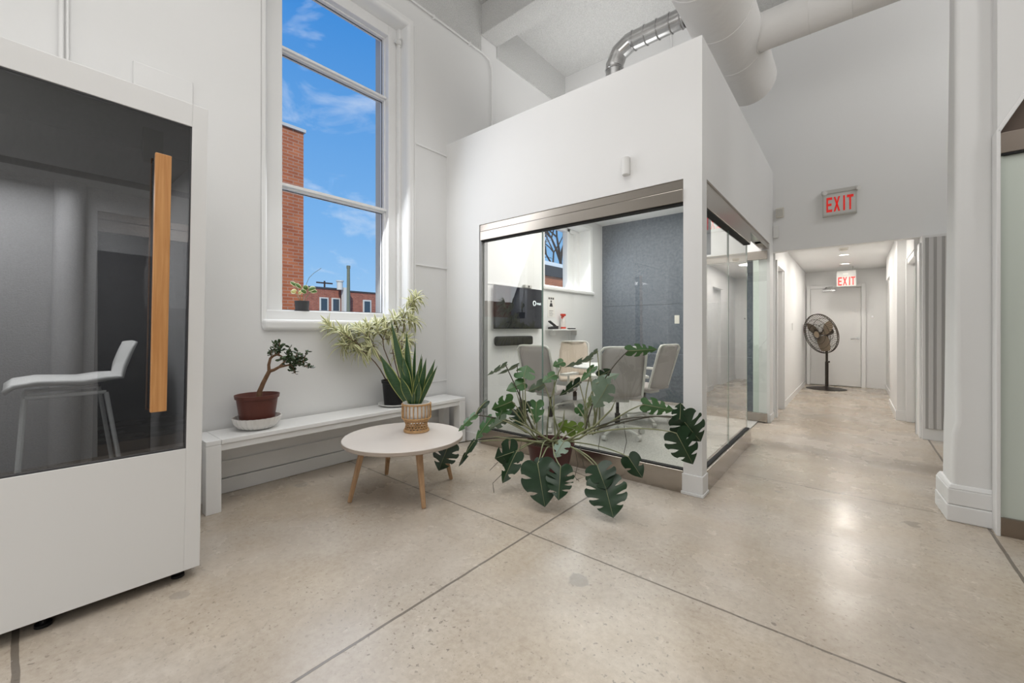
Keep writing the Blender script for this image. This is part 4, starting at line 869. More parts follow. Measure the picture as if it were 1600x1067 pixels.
def monstera():
    c = Vector((-1.893, 2.755, 0))
    t = thing('monstera', 'large sprawling split-leaf monstera in a maroon pot on the floor', 'plant', c); o = t.location
    MB().lathe(pot_profile(0.135, 0.188, 0.295, lip=0.010), n=56).build('pot', M['maroon'], t, smooth=True)
    MB().lathe([(0, 0.275), (0.1, 0.272), (0.178, 0.262)], n=32).build('soil', M['soil'], t, smooth=True)
    vw0 = lambda p: (Vector((0, 0, EYE)) - p).normalized()
    D, G, Y, U = M['mon_leaf'], M['mon_leaf2'], M['mon_leaf3'], M['mon_under']
    def leaf(base, tip, width, roll=0, slits=4, matl=D, fold=0.12, droop=0.12, src=None, dark=False, cup=0.0, seed=0, r=0.0042):
        rnd = random.Random(seed)
        p, q = at(*base), at(*tip); d = q - p; L = d.length; dn = d.normalized()
        wd = width / FPX * (base[2] + tip[2]) / 2
        nr = vw0((p + q) / 2); nr = (nr - dn * nr.dot(dn)).normalized(); nr = Matrix.Rotation(R(roll), 3, dn) @ nr
        sx = dn.cross(nr)
        b = MB()
        OUT = [(0.015, -0.005), (0.15, -0.115), (0.30, -0.125), (0.425, -0.035), (0.49, 0.12), (0.50, 0.29), (0.465, 0.46), (0.395, 0.62), (0.29, 0.77), (0.155, 0.90), (0.0, 1.03)]
        def out(x):      # heart-shaped margin, smooth spline
            f_ = min(max(x, 0), 1) * (len(OUT) - 1); k_ = min(int(f_), len(OUT) - 2); q_ = f_ - k_
            P_ = [OUT[max(k_ - 1, 0)], OUT[k_], OUT[k_ + 1], OUT[min(k_ + 2, len(OUT) - 1)]]
            return [0.5 * (2 * P_[1][a] + (P_[2][a] - P_[0][a]) * q_ + (2 * P_[0][a] - 5 * P_[1][a] + 4 * P_[2][a] - P_[3][a]) * q_ ** 2 + (3 * P_[1][a] - P_[0][a] - 3 * P_[2][a] + P_[3][a]) * q_ ** 3) for a in (0, 1)]
        def pt(x, sv, side, ext=1.0):
            ox, oy = out(x); ym = 1.03 * max(0.0, (x - 0.06) / 0.94) ** 1.12
            sv *= ext; w2 = ox * sv * wd
            y = ym + (oy - ym) * sv ** 1.35
            # blade folds along the midrib, arches over its length and ripples a little between the veins
            z = -fold * w2 - droop * L * max(0, y - 0.15) ** 2 + cup * w2 * sv + 0.009 * L * math.sin(x * 21 + side) * sv
            return p + dn * (y * L) + sx * (side * w2) + nr * z
        for side in (-1, 1):
            T = [0.0] + [0.30 + 0.54 * (k + 0.5) / max(slits, 1) + rnd.uniform(-0.035, 0.035) for k in range(slits)] + [1.0]
            g = [0] + [rnd.uniform(0.045, 0.085) * min(1.6, 4 / (slits + 1)) for k in range(slits)] + [0]
            st = [2] + [rnd.uniform(0.22, 0.50) for k in range(slits)] + [2]
            sa = 0.2; nt = 36; vs = []
            for i in range(nt + 1): vs += [pt(i / nt, sa * q / 2, side) for q in range(3)]
            b.add(vs, [(i * 3 + q, i * 3 + q + 1, i * 3 + q + 4, i * 3 + q + 3) for i in range(nt) for q in range(2)])
            gap = lambda k, sv: 0 if sv <= st[k] else g[k] * math.sin(math.pi * 0.74 * min(1, (sv - st[k]) / (1 - st[k]))) ** 0.8
            for k in range(slits + 1):
                nr_, nc = 8, 12; vs = []
                for i in range(nr_ + 1):
                    q = i / nr_
                    for c_ in range(nc + 1):
                        sv = sa + (1 - sa) * c_ / nc
                        x0, x1 = T[k] + gap(k, sv) / 2, T[k + 1] - gap(k + 1, sv) / 2
                        rl = (abs(2 * q - 1) ** 3.0) * 0.09 if slits else 0
                        if k == 0 and q < 0.5: rl = 0
                        if k == slits and q > 0.5: rl = 0
                        vs.append(pt(x0 + (x1 - x0) * q, sv, side, 1 - rl * max(0, (sv - 0.6) / 0.4)))
                b.add(vs, [(i * (nc + 1) + c_, i * (nc + 1) + c_ + 1, (i + 1) * (nc + 1) + c_ + 1, (i + 1) * (nc + 1) + c_) for i in range(nr_) for c_ in range(nc)])
        # midrib
        rib = [p + dn * (x * L) + nr * (-droop * L * max(0, x - 0.15) ** 2 + 0.001) for x in [k / 10 for k in range(11)]]
        b.tube(rib, [0.0030 - 0.00022 * k for k in range(11)], 5, 1)
        lf = b.build('leaf', [matl, M['petiole']], t, smooth=True, off=o, angle=80)
        # petiole from the crown of the pot to the leaf
        s0 = c + Vector((rnd.uniform(-0.09, 0.09), rnd.uniform(-0.08, 0.08), 0.275)) if src is None else at(*src)
        if src is None:
            bu, bv = base[0], base[1]
            if bv < 665 and bu < 785: s0 = at(820 + rnd.uniform(-8, 8), 676, 3.20)
            elif bv < 640 and bu < 835: s0 = at(826 + rnd.uniform(-10, 12), 668 + rnd.uniform(-8, 6), 3.30)
            elif bv < 640 and bu > 900: s0 = at(918 + rnd.uniform(-14, 16), 676 + rnd.uniform(-6, 4), 3.14)
        d0 = p - s0
        wv = lambda k: Vector((rnd.uniform(-1, 1), rnd.uniform(-1, 0.3), rnd.uniform(-0.4, 0.6))) * k * d0.length
        mid1 = s0 + d0 * 0.35 + wv(0.10) + Vector((0, 0, 0.10 * d0.length + (0.06 if d0.z < 0 else 0)))
        mid2 = s0 + d0 * 0.75 + wv(0.07) + Vector((0, 0, 0.07 * d0.length + (0.05 if d0.z < 0 else 0)))
        pts = []
        for k in range(13):
            q2 = k / 12; a = (1 - q2) ** 3; bb = 3 * (1 - q2) ** 2 * q2; cc = 3 * (1 - q2) * q2 * q2; dd = q2 ** 3
            pts.append(s0 * a + mid1 * bb + mid2 * cc + p * dd)
        pe = MB().tube(pts, [r * (1.5 - 0.6 * k / 12) for k in range(13)], 7)
        pe.build('petiole', M['petiole_dark'] if dark else M['petiole'], lf, smooth=True, off=o, angle=60)
    # ---- hanging leaves in front of the pot
    leaf((840, 724, 2.80), (851, 790, 2.66), 64, 4, 2, D, seed=1, droop=0.05)
    leaf((876, 729, 2.74), (873, 780, 2.62), 46, -6, 4, D, seed=2, droop=0.03)
    leaf((933, 727, 2.70), (946, 762, 2.60), 52, 6, 2, D, seed=3, droop=0.15, fold=0.25)
    leaf((943, 749, 2.66), (958, 807, 2.52), 68, -4, 3, D, seed=4, droop=0.04)
    leaf((881, 690, 3.02), (866, 713, 2.95), 27, 30, 2, U, seed=5, fold=0.3)
    leaf((982, 714, 2.90), (1003, 746, 2.84), 33, 10, 1, D, seed=6, droop=0.08)
    leaf((808, 704, 3.05), (775, 716, 2.98), 44, -10, 2, D, seed=7, fold=0.2)
    leaf((806, 708, 3.02), (784, 753, 2.95), 32, 25, 2, D, seed=8, fold=0.25)
    leaf((843, 716, 2.84), (838, 731, 2.80), 20, 40, 0, D, seed=40)
    # ---- left side
    leaf((701, 695, 3.13), (685, 735, 3.10), 42, 8, 3, D, seed=9, dark=True)
    leaf((740, 690, 3.12), (715, 727, 3.06), 13, 40, 1, D, seed=10, fold=0.4)
    leaf((741, 648, 3.15), (715.5, 672, 3.10), 15, 35, 2, G, seed=11, fold=0.35, dark=True)
    leaf((760, 627, 3.20), (741, 648, 3.15), 12, 40, 1, D, seed=12, fold=0.4, src=(741, 652, 3.15))
    leaf((768, 653, 3.18), (743, 685, 3.12), 21, 25, 2, G, seed=13, fold=0.3)
    leaf((790, 655, 3.20), (766, 670, 3.12), 22, -35, 2, U, seed=14, fold=0.2)
    leaf((800, 627, 3.28), (770, 640, 3.22), 30, -25, 2, G, seed=15)
    leaf((790, 630, 3.32), (778, 655, 3.28), 30, 20, 2, G, seed=41)
    leaf((806, 640, 3.36), (815, 664, 3.30), 30, -20, 2, D, seed=42)
    leaf((790, 570, 3.36), (763, 588, 3.30), 13, -55, 2, U, seed=16, fold=0.2, dark=True)
    leaf((808, 571, 3.42), (779, 587, 3.36), 11, -60, 1, U, seed=17, dark=True)
    leaf((818, 589, 3.34), (823, 570, 3.40), 36, -15, 1, G, seed=18, fold=0.22)
    leaf((818, 598, 3.36), (792, 609, 3.30), 22, 20, 1, G, seed=19)
    leaf((850, 600, 3.38), (827, 612, 3.30), 21, -40, 1, U, seed=20, fold=0.25)
    leaf((867, 585, 3.40), (848, 596, 3.34), 18, 25, 1, G, seed=21, fold=0.1)
    leaf((822, 628, 3.38), (817, 648, 3.34), 18, 15, 1, D, seed=22)
    leaf((838, 628, 3.36), (837, 660, 3.30), 27, 10, 2, G, seed=23)
    # ---- middle and right, upper
    leaf((981.5, 548, 3.02), (1026, 546, 2.96), 21, 12, 3, G, seed=24, fold=0.2, droop=0.05, dark=True)
    leaf((880, 565, 3.40), (865, 571, 3.34), 16, 20, 1, G, seed=25)
    leaf((923, 560, 3.24), (885, 576, 3.20), 16, -55, 2, U, seed=26, fold=0.25)
    leaf((933, 548, 3.24), (920, 558, 3.22), 10, -50, 1, U, seed=27)
    leaf((928, 573, 3.22), (907, 594, 3.16), 15, 40, 1, G, seed=28, fold=0.1)
    leaf((905, 597, 3.26), (877, 619, 3.18), 19, -45, 2, D, seed=29, fold=0.3)
    leaf((936, 588, 3.20), (955, 578, 3.16), 18, 15, 1, D, seed=30)
    leaf((930, 600, 3.16), (966, 583, 3.10), 22, -30, 2, U, seed=31, fold=0.2)
    leaf((950, 600, 3.06), (931, 636, 2.98), 46, -30, 2, U, seed=32, fold=0.15, droop=0.12)
    leaf((898, 671, 3.38), (873, 663, 3.34), 26, 10, 1, Y, seed=33)
    leaf((902, 664, 3.40), (912, 678, 3.36), 22, -15, 1, Y, seed=43)
    leaf((926, 620, 3.24), (917, 637, 3.20), 13, 30, 1, Y, seed=34)
    leaf((902, 636, 3.36), (913, 650, 3.30), 18, 20, 1, G, seed=35)
    leaf((1006, 632, 2.96), (1052, 641, 2.88), 27, 5, 3, G, seed=36, fold=0.12, src=(940, 668, 3.08))
    leaf((1064, 652, 2.80), (1094, 690, 2.76), 56, 12, 3, D, seed=37, src=(925, 672, 3.10), dark=True)
    leaf((1057, 677, 2.74), (1083, 725, 2.70), 50, -5, 3, D, seed=38, src=(920, 678, 3.05))
    leaf((1062, 655, 2.78), (1064, 630, 2.80), 26, 20, 2, D, seed=39, src=(925, 672, 3.10), dark=True)
    # woody main stems on the rim and aerial roots
    b = MB()
    for pts in ([(862, 690, 3.25), (838, 676, 3.22), (812, 660, 3.2), (795, 652, 3.2)], [(880, 690, 3.2), (905, 685, 3.12), (925, 672, 3.08), (955, 660, 3.02)], [(850, 692, 3.22), (815, 687, 3.18), (770, 682, 3.14)], [(868, 685, 3.34), (880, 660, 3.34), (882, 640, 3.34)], [(855, 688, 3.30), (835, 670, 3.32), (815, 640, 3.34), (806, 610, 3.36)], [(884, 689, 3.16), (930, 665, 3.1), (955, 640, 3.08), (962, 625, 3.08)]):
        MB().tube([at(*p) for p in pts], [0.009, 0.008, 0.006, 0.0025][:len(pts) - 1] + [0.002], 8).build('main_stem', M['petiole'], t, smooth=True, off=o, angle=60)
    b = MB()
    for pts in ([(898, 700, 3.12), (903, 725, 3.10), (898, 745, 3.10), (905, 752, 3.08)], [(906, 695, 3.1), (912, 728, 3.06), (920, 735, 3.05)], [(938, 680, 3.05), (935, 700, 3.02), (941, 712, 3.02)], [(975, 665, 3.0), (979, 690, 2.98), (974, 712, 2.97)], [(790, 735, 3.02), (770, 755, 3.0), (772, 770, 2.98)], [(778, 722, 3.0), (765, 735, 2.98)], [(815, 690, 3.1), (812, 702, 3.05), (816, 720, 3.03)], [(893, 735, 3.1), (915, 744, 3.08), (900, 750, 3.06)]):
        MB().tube([at(*p) for p in pts], 0.0022, 5).build('aerial_root', M['petiole_dark'], t, smooth=True, off=o)
monstera()

# ================================================================== MEETING ROOM CONTENTS
def chair_proto(cream=False):
    t = thing('office_chair', '', 'chair', (0, 0, 0), group='office chairs in the meeting room')
    # local: chair faces +y, back at -y
    b = MB()
    W0, W1, zb, zt = 0.225, 0.235, 0.47, 1.0
    fr = []
    for k in range(9): q = k / 8; fr.append((-W1 + 0.01 * (1 - q), -0.19 - 0.15 * q, zb + (zt - 0.04 - zb) * q))
    fr += [(-W1 + 0.035, -0.343, zt - 0.006), (-W1 + 0.09, -0.346, zt), (W1 - 0.09, -0.346, zt), (W1 - 0.035, -0.343, zt - 0.006)] + [(-x, y, z) for x, y, z in reversed(fr)]
    b.tube(fr, 0.014, 8); b.build('back_frame', M['chair_white'], t, smooth=True, angle=60)
    vs = []; n = 8
    for i in range(9):
        q = i / 8; hw = W1 - 0.015 - (0.03 * max(0, q - 0.9) * 10)
        for j in range(n + 1):
            s = j / n * 2 - 1; vs.append((s * hw, -0.19 - 0.15 * q - 0.05 * (1 - s * s), zb + (zt - 0.012 - zb) * q))
    fs = [(i * (n + 1) + j, i * (n + 1) + j + 1, (i + 1) * (n + 1) + j + 1, (i + 1) * (n + 1) + j) for i in range(8) for j in range(n)]
    m = MB().add(vs, fs).build('backrest', M['mesh_cream'] if cream else M['mesh_grey'], t, smooth=True, angle=80)
    so = m.modifiers.new('solid', 'SOLIDIFY'); so.thickness = 0.012
    MB().box(-0.235, 0.235, -0.21, 0.25, 0.435, 0.485).build('seat', M['mesh_cream'] if cream else M['mesh_grey'], t, bevel=0.022, seg=3)
    MB().box(-0.10, 0.10, -0.15, 0.10, 0.395, 0.436).build('tilt_mechanism', M['grey_plastic'], t, bevel=0.01)
    for sx in (-1, 1):
        MB().tube([(sx * 0.17, 0.0, 0.425), (sx * 0.27, -0.01, 0.44), (sx * 0.275, -0.02, 0.655)], 0.013, 8).box(sx * 0.275 - 0.04, sx * 0.275 + 0.04, -0.13, 0.14, 0.655, 0.68).build('armrest', M['chair_white'], t, smooth=True, angle=40)
    MB().tube([(0, 0, 0.09), (0, 0, 0.25)], 0.030, 16).tube([(0, 0, 0.25), (0, 0, 0.40)], 0.018, 14).build('gas_lift', M['black'], t, smooth=True)
    for k in range(5):
        a = 2 * math.pi * k / 5 + 0.3; d = Vector((math.cos(a), math.sin(a), 0))
        lg = MB().beam(d * 0.02 + Vector((0, 0, 0.115)), d * 0.30 + Vector((0, 0, 0.068)), 0.05, 0.032, wx2=0.026, wy2=0.018).build('base_leg', M['chair_white'], t, bevel=0.006)
        p = d * 0.30; x = Vector((-d.y, d.x, 0))
        MB().tube([p + Vector((0, 0, 0.029)) - x * 0.022, p + Vector((0, 0, 0.029)) + x * 0.022], 0.029, 16).build('caster', M['grey_plastic'], lg, smooth=True)
    return t

def meeting_contents():
    spots = [((-2.84, 4.14), R(-2), 'grey mesh office chair seen from behind, left of the black speaker bar wall', False),
             ((-2.04, 4.30), R(36), 'grey mesh office chair nearest the corner post, its back to the glass', False),
             ((-2.06, 5.13), R(80), 'grey mesh office chair in front of the slate blue wall, half hidden behind another', False),
             ((-3.22, 5.34), R(215), 'cream office chair below the spray bottle shelf, facing the glass', True)]
    first = None
    for (x, y), a, lab, cream in spots:
        if first is None: o = first = chair_proto()
        elif cream: o = chair_proto(True)
        else: o = copy_tree(first)
        o.location = (x, y, 0.012); o.rotation_euler = (0, 0, a); o['label'] = lab
    t = thing('meeting_table', 'small round white meeting table among the office chairs', 'table', (-2.52, 4.82, 0.012))
    MB().lathe([(0, 0.705), (0.40, 0.705), (0.42, 0.712), (0.42, 0.722), (0.415, 0.728), (0, 0.728)], n=48).build('tabletop', M['white_plastic'], t, smooth=True)
    MB().lathe([(0, 0), (0.26, 0), (0.26, 0.012), (0.04, 0.03), (0.035, 0.705), (0, 0.705)], n=32).build('pedestal', M['chair_white'], t, smooth=True)
    sp = MB().box(-0.09, 0.09, -0.06, 0.06, 0, 0.05).build('conference_phone', M['black'], bevel=0.012); sp.location = (-2.36, 4.86, 0.7405)
    tag(sp, 'small black box lying on the round meeting table', 'conference phone')
    # television
    t = thing('television', 'wall-mounted black television with a small white logo on screen', 'television', (XW, 4.38, 1.50))
    MB().box(0.03, 0.062, -0.51, 0.51, -0.29, 0.275).build('casing', M['black'], t, bevel=0.004)
    s = MB().box(0.062, 0.064, -0.50, 0.50, -0.278, 0.265).build('screen', M['screen'], t)
    MB().box(0.001, 0.03, -0.15, 0.15, -0.1, 0.1).build('wall_mount', M['dark'], t)
    lg = MB().tube([(0.066, 0.32 + 0.030 * math.cos(R(a)), 0.075 + 0.030 * math.sin(R(a))) for a in range(-60, 241, 15)], 0.006, 6).box(0.064, 0.067, 0.30, 0.312, 0.036, 0.046).box(0.064, 0.067, 0.328, 0.340, 0.036, 0.046)
    lg.build('logo_ring', M['screen_glow'], s)
    cu = bpy.data.curves.new('screen_word', 'FONT'); cu.body = 'neat'; cu.size = 0.062; cu.extrude = 0.001
    tmp = bpy.data.objects.new('screen_word', cu); COL.objects.link(tmp); bpy.context.view_layer.update()
    wm = bpy.data.meshes.new_from_object(tmp.evaluated_get(bpy.context.evaluated_depsgraph_get())); bpy.data.objects.remove(tmp)
    to = bpy.data.objects.new('screen_word', wm); COL.objects.link(to); to.parent = s; to.location = (0.066, 0.372, 0.055); to.rotation_euler = (R(90), 0, R(90)); wm.materials.clear(); wm.materials.append(M['screen_glow'])
    # camera bar above
    c = thing('video_camera', 'small grey video camera above the television', 'camera', (XW + 0.05, 4.55, 1.80))
    MB().box(-0.03, 0.03, -0.075, 0.075, -0.022, 0.022).build('body', M['grey_plastic'], c, bevel=0.008)
    MB().disc((0.03, 0, 0), (1, 0, 0), 0.014, 16, 0, 0.006).build('lens', M['black'], c)
    MB().box(-0.049, -0.03, -0.03, 0.03, -0.02, 0.02).build('bracket', M['dark'], c)
    b = MB().box(0, 0.085, -0.375, 0.375, -0.062, 0.062).build('speaker_bar', M['speaker_cloth'], bevel=0.03, seg=4); b.location = (XW + 0.002, 4.28, 1.05)
    tag(b, 'black cloth speaker bar on the wall below the television', 'speaker')
    c = MB().tube([(XW + 0.008, 4.44, 0.985), (XW + 0.008, 4.45, 0.02)], 0.008, 8).build('cable_trunking', M['trim']); tag(c, 'white cable running down the wall below the speaker bar', 'cable')
    # shelf and things on it
    t = thing('wall_shelf', 'small white wall shelf below the meeting room window', 'shelf', (XW, 5.50, 1.205))
    MB().box(0, 0.14, -0.45, 0.43, -0.02, 0).build('board', M['white_plastic'], t, bevel=0.003)
    for y in (-0.32, 0.30): MB().box(0, 0.10, y, y + 0.015, -0.09, -0.02).build('bracket', M['white_plastic'], t)
    ph = thing('desk_phone', 'black desk phone at the left end of the wall shelf', 'phone', (XW + 0.07, 5.17, 1.2055))
    MB().hexa([(-0.05, -0.07, 0), (0.05, -0.07, 0), (0.05, 0.07, 0), (-0.05, 0.07, 0), (-0.05, -0.07, 0.03), (0.05, -0.07, 0.03), (0.05, 0.07, 0.05), (-0.05, 0.07, 0.05)]).build('base', M['black'], ph, bevel=0.005)
    MB().beam((0.0, -0.11, 0.12), (0.0, 0.06, 0.045), 0.045, 0.022).build('handset', M['black'], ph, bevel=0.006)
    sb = thing('spray_bottle', 'clear spray bottle with a red trigger head on the wall shelf', 'bottle', (XW + 0.07, 5.45, 1.2055))
    MB().lathe([(0, 0), (0.036, 0), (0.040, 0.01), (0.040, 0.11), (0.030, 0.15), (0.014, 0.175), (0.014, 0.19), (0, 0.19)], n=24).build('bottle', M['clear_plastic'], sb, smooth=True)
    MB().box(-0.02, 0.02, -0.055, 0.045, 0.205, 0.24).box(-0.012, 0.012, -0.045, -0.030, 0.165, 0.21).tube([(0, 0, 0.185), (0, 0, 0.21)], 0.016, 12).box(-0.01, 0.01, -0.075, -0.055, 0.215, 0.232).build('trigger_head', M['red'], sb, bevel=0.004)
    MB().lathe([(0.041, 0.008), (0.041, 0.035)], n=24).build('red_label', M['red'], sb)
    rc = MB().box(-0.025, 0.025, -0.09, 0.09, 0, 0.018).build('remote_control', M['black'], bevel=0.005); rc.location = (XW + 0.06, 5.71, 1.2055)
    tag(rc, 'black remote control at the right end of the wall shelf', 'remote')
    # notice
    p = thing('notice', 'white paper notice with a black figure taped above the wall shelf', 'notice', (XW + 0.002, 5.215, 1.545))
    MB().box(0, 0.002, -0.095, 0.095, -0.16, 0.16).build('sheet', M['paper'], p)
    k = MB()
    for i, (y0, y1) in enumerate(((-0.075, -0.045), (-0.035, -0.02), (-0.01, 0.02), (0.035, 0.07))): k.box(0.002, 0.003, y0, y1, 0.115, 0.145)
    k.disc((0.002, -0.005, 0.085), (1, 0, 0), 0.018, 14, 0, 0.001); k.poly([(0.002, -0.05, 0.005), (0.002, 0.04, 0.005), (0.002, 0.02, 0.06), (0.002, -0.03, 0.06)], (0.001, 0, 0))
    for i in range(4): k.box(0.002, 0.003, -0.06, 0.05 - 0.02 * (i % 2), -0.06 - 0.025 * i, -0.055 - 0.025 * i)
    k.build('print', M['ink'], p)
    sw = thing('light_switch', 'cream light switch plate on the slate blue wall', 'switch', (-2.22, 6.88, 1.365))
    MB().box(-0.038, 0.038, -0.008, 0, -0.068, 0.068).build('plate', M['cream_plastic'], sw, bevel=0.002)
    MB().box(-0.008, 0.008, -0.014, -0.008, -0.018, 0.018).build('toggle', M['cream_plastic'], sw)
    st = MB().box(-1.9, 0.95, -0.01, 0, -0.006, 0.006).build('wall_rail', mat('dull_blue_rail', (0.2, 0.23, 0.27), 0.5)); st.location = (-2.1, 6.88, 0.79)
    st.scale = (1, 1, 1); tag(st, 'thin pale rail low on the slate blue wall', 'rail')
meeting_contents()

# ================================================================== SIGNS, SENSORS, LAMPS
LET = {  # strokes of condensed bold capitals on a unit cell: polygons in (x, z)
    'E': [[(0, 0), (0.26, 0), (0.26, 1), (0, 1)], [(0.26, 0), (0.9, 0), (0.9, 0.17), (0.26, 0.17)], [(0.26, 0.42), (0.8, 0.42), (0.8, 0.58), (0.26, 0.58)], [(0.26, 0.83), (0.9, 0.83), (0.9, 1), (0.26, 1)]],
    'X': [[(0, 0), (0.27, 0), (1.0, 1), (0.73, 1)], [(0.73, 0), (1.0, 0), (0.27, 1), (0, 1)]],
    'I': [[(0.34, 0), (0.62, 0), (0.62, 1), (0.34, 1)]],
    'T': [[(0.37, 0), (0.63, 0), (0.63, 0.83), (0.37, 0.83)], [(0, 0.83), (1, 0.83), (1, 1), (0, 1)]]}
def exit_letters(x0, z0, cw, ch, adv, y):
    b = MB()
    for i, chr_ in enumerate('EXIT'):
        xx = x0 + sum(adv[:i])
        for pl in LET[chr_]: b.poly([(xx + p[0] * cw, y, z0 + p[1] * ch) for p in pl], (0, -0.003, 0))
    return b
def fixtures():
    t = thing('exit_sign', 'large red lettered exit sign with emergency heads on the wall above the hall', 'exit sign', (-0.135, YE, 2.755))
    MB().box(-0.165, 0.165, -0.055, 0, -0.155, 0.115).build('housing', M['grey_plastic'], t, bevel=0.006)
    MB().box(-0.150, 0.150, -0.060, -0.054, -0.140, 0.095).build('face', M['exit_face'], t)
    exit_letters(-0.125, -0.11, 0.062, 0.18, (0.07, 0.07, 0.056, 0.06), -0.060).build('letters', M['exit_red'], t)
    MB().box(-0.175, 0.175, -0.06, 0, 0.115, 0.165).build('battery_box', M['grey_plastic'], t, bevel=0.008)
    for x in (-0.155, 0.165): MB().tube([(x, -0.03, 0.145), (x + 0.02, -0.085, 0.125)], 0.024, 16).build('emergency_head', M['white_plastic'], t, smooth=True)
    t = thing('exit_sign', 'small red lettered exit sign hanging from the hall ceiling', 'exit sign', (-0.115, 10.5, 2.21))
    MB().box(-0.152, 0.152, -0.035, 0.035, -0.158, 0.158).build('housing', M['sign_grey'], t, bevel=0.006)
    exit_letters(-0.125, -0.135, 0.066, 0.165, (0.072, 0.072, 0.052, 0.06), -0.035).build('letters', M['exit_red'], t)
    MB().tube([(0.10, 0, 0.158), (0.10, 0, 0.24)], 0.008, 8).build('stem', M['grey_plastic'], t)
    MB().box(-0.05, 0.03, -0.042, -0.034, 0.08, 0.11).build('status_window', M['grey_plastic'], t)
    t = thing('motion_sensor', 'white upright motion sensor on the meeting room fascia', 'sensor', (-1.395, YF, 2.50))
    MB().tube([(0, -0.022, -0.07), (0, -0.022, 0.07)], 0.030, 20).build('body', M['white_plastic'], t, smooth=True, bevel=0.004)
    MB().box(-0.028, 0.028, -0.02, 0, -0.068, 0.068).build('back_plate', M['grey_plastic'], t)
    t = thing('alarm_sounder', 'small cream louvred sounder high on the wall left of the exit sign', 'sounder', (-0.75, YE, 2.742))
    MB().box(-0.045, 0.045, -0.04, 0, -0.065, 0.065).build('body', M['cream_plastic'], t, bevel=0.012)
    for k in range(5): MB().box(-0.035, 0.035, -0.045, -0.039, -0.045 + k * 0.02, -0.036 + k * 0.02).build('louvre', M['grey_plastic'], t)
    o = MB().box(-0.032, 0.032, -0.035, 0, -0.078, 0.078).build('wall_sensor', M['white_plastic'], bevel=0.006); o.location = (-0.795, YE, 2.494)
    tag(o, 'plain white box sensor on the wall above the left edge of the hall', 'sensor')
    t = thing('smoke_detector', 'round smoke detector on the hall ceiling in front of the lights', 'smoke detector', (-0.12, 8.10, 2.45))
    MB().lathe([(0, -0.045), (0.035, -0.045), (0.055, -0.025), (0.06, 0), (0, 0)], n=28).build('body', M['cream_plastic'], t, smooth=True)
    MB().lathe([(0.050, -0.032), (0.052, -0.026)], n=28).build('vent_ring', M['dark'], t)
    for i, y in enumerate((8.78, 9.98)):
        t = thing('ceiling_light', ('nearer of the two round hall ceiling lights', 'farther of the two round hall ceiling lights')[i], 'light', (-0.125, y, 2.45), group='round hall ceiling lights')
        MB().lathe([(0.062, 0), (0.085, 0), (0.088, -0.006), (0.062, -0.01)], n=32).build('trim_ring', M['white_plastic'], t, smooth=True)
        MB().lathe([(0, -0.006), (0.064, -0.006)], n=32).build('diffuser', M['lamp_glow'], t)
        light('hall_downlight_and_fill', 'AREA', (-0.125, y, 2.42), 15 - 6 * i, (0.14, 0.14), color=(1, 0.95, 0.88))
    light('hall_downlight_and_fill', 'AREA', (-0.13, 7.3, 2.43), 13, (0.30, 0.30), color=(1, 0.95, 0.88))  # third light added as hall fill, without a ceiling fixture
    t = thing('door_closer', 'grey door closer at the top of the white exit door', 'door closer', (-0.41, 11.11, 2.04))
    MB().box(-0.11, 0.11, -0.045, 0, -0.03, 0.015).build('body', M['chrome'], t, bevel=0.005)
    MB().beam((0.03, -0.04, 0.02), (-0.06, -0.06, 0.055), 0.018, 0.01).beam((-0.06, -0.06, 0.055), (0.06, -0.02, 0.07), 0.018, 0.01).build('arm', M['chrome'], t)
    o = MB().disc((0, 0, 0), (0, -1, 0), 0.018, 16, 0, 0.02).build('wall_button', M['chrome'], smooth=True); o.location = (0.29, 11.15, 1.46)
    tag(o, 'small round metal button on the end wall right of the exit door', 'button')
    o = MB().box(-0.006, 0, -0.035, 0.035, -0.06, 0.06).build('light_switch', M['white_plastic'], bevel=0.002); o.location = (XR + 0.016, 8.6, 1.25)
    tag(o, 'white switch plate on the left wall of the hall', 'switch')
fixtures()

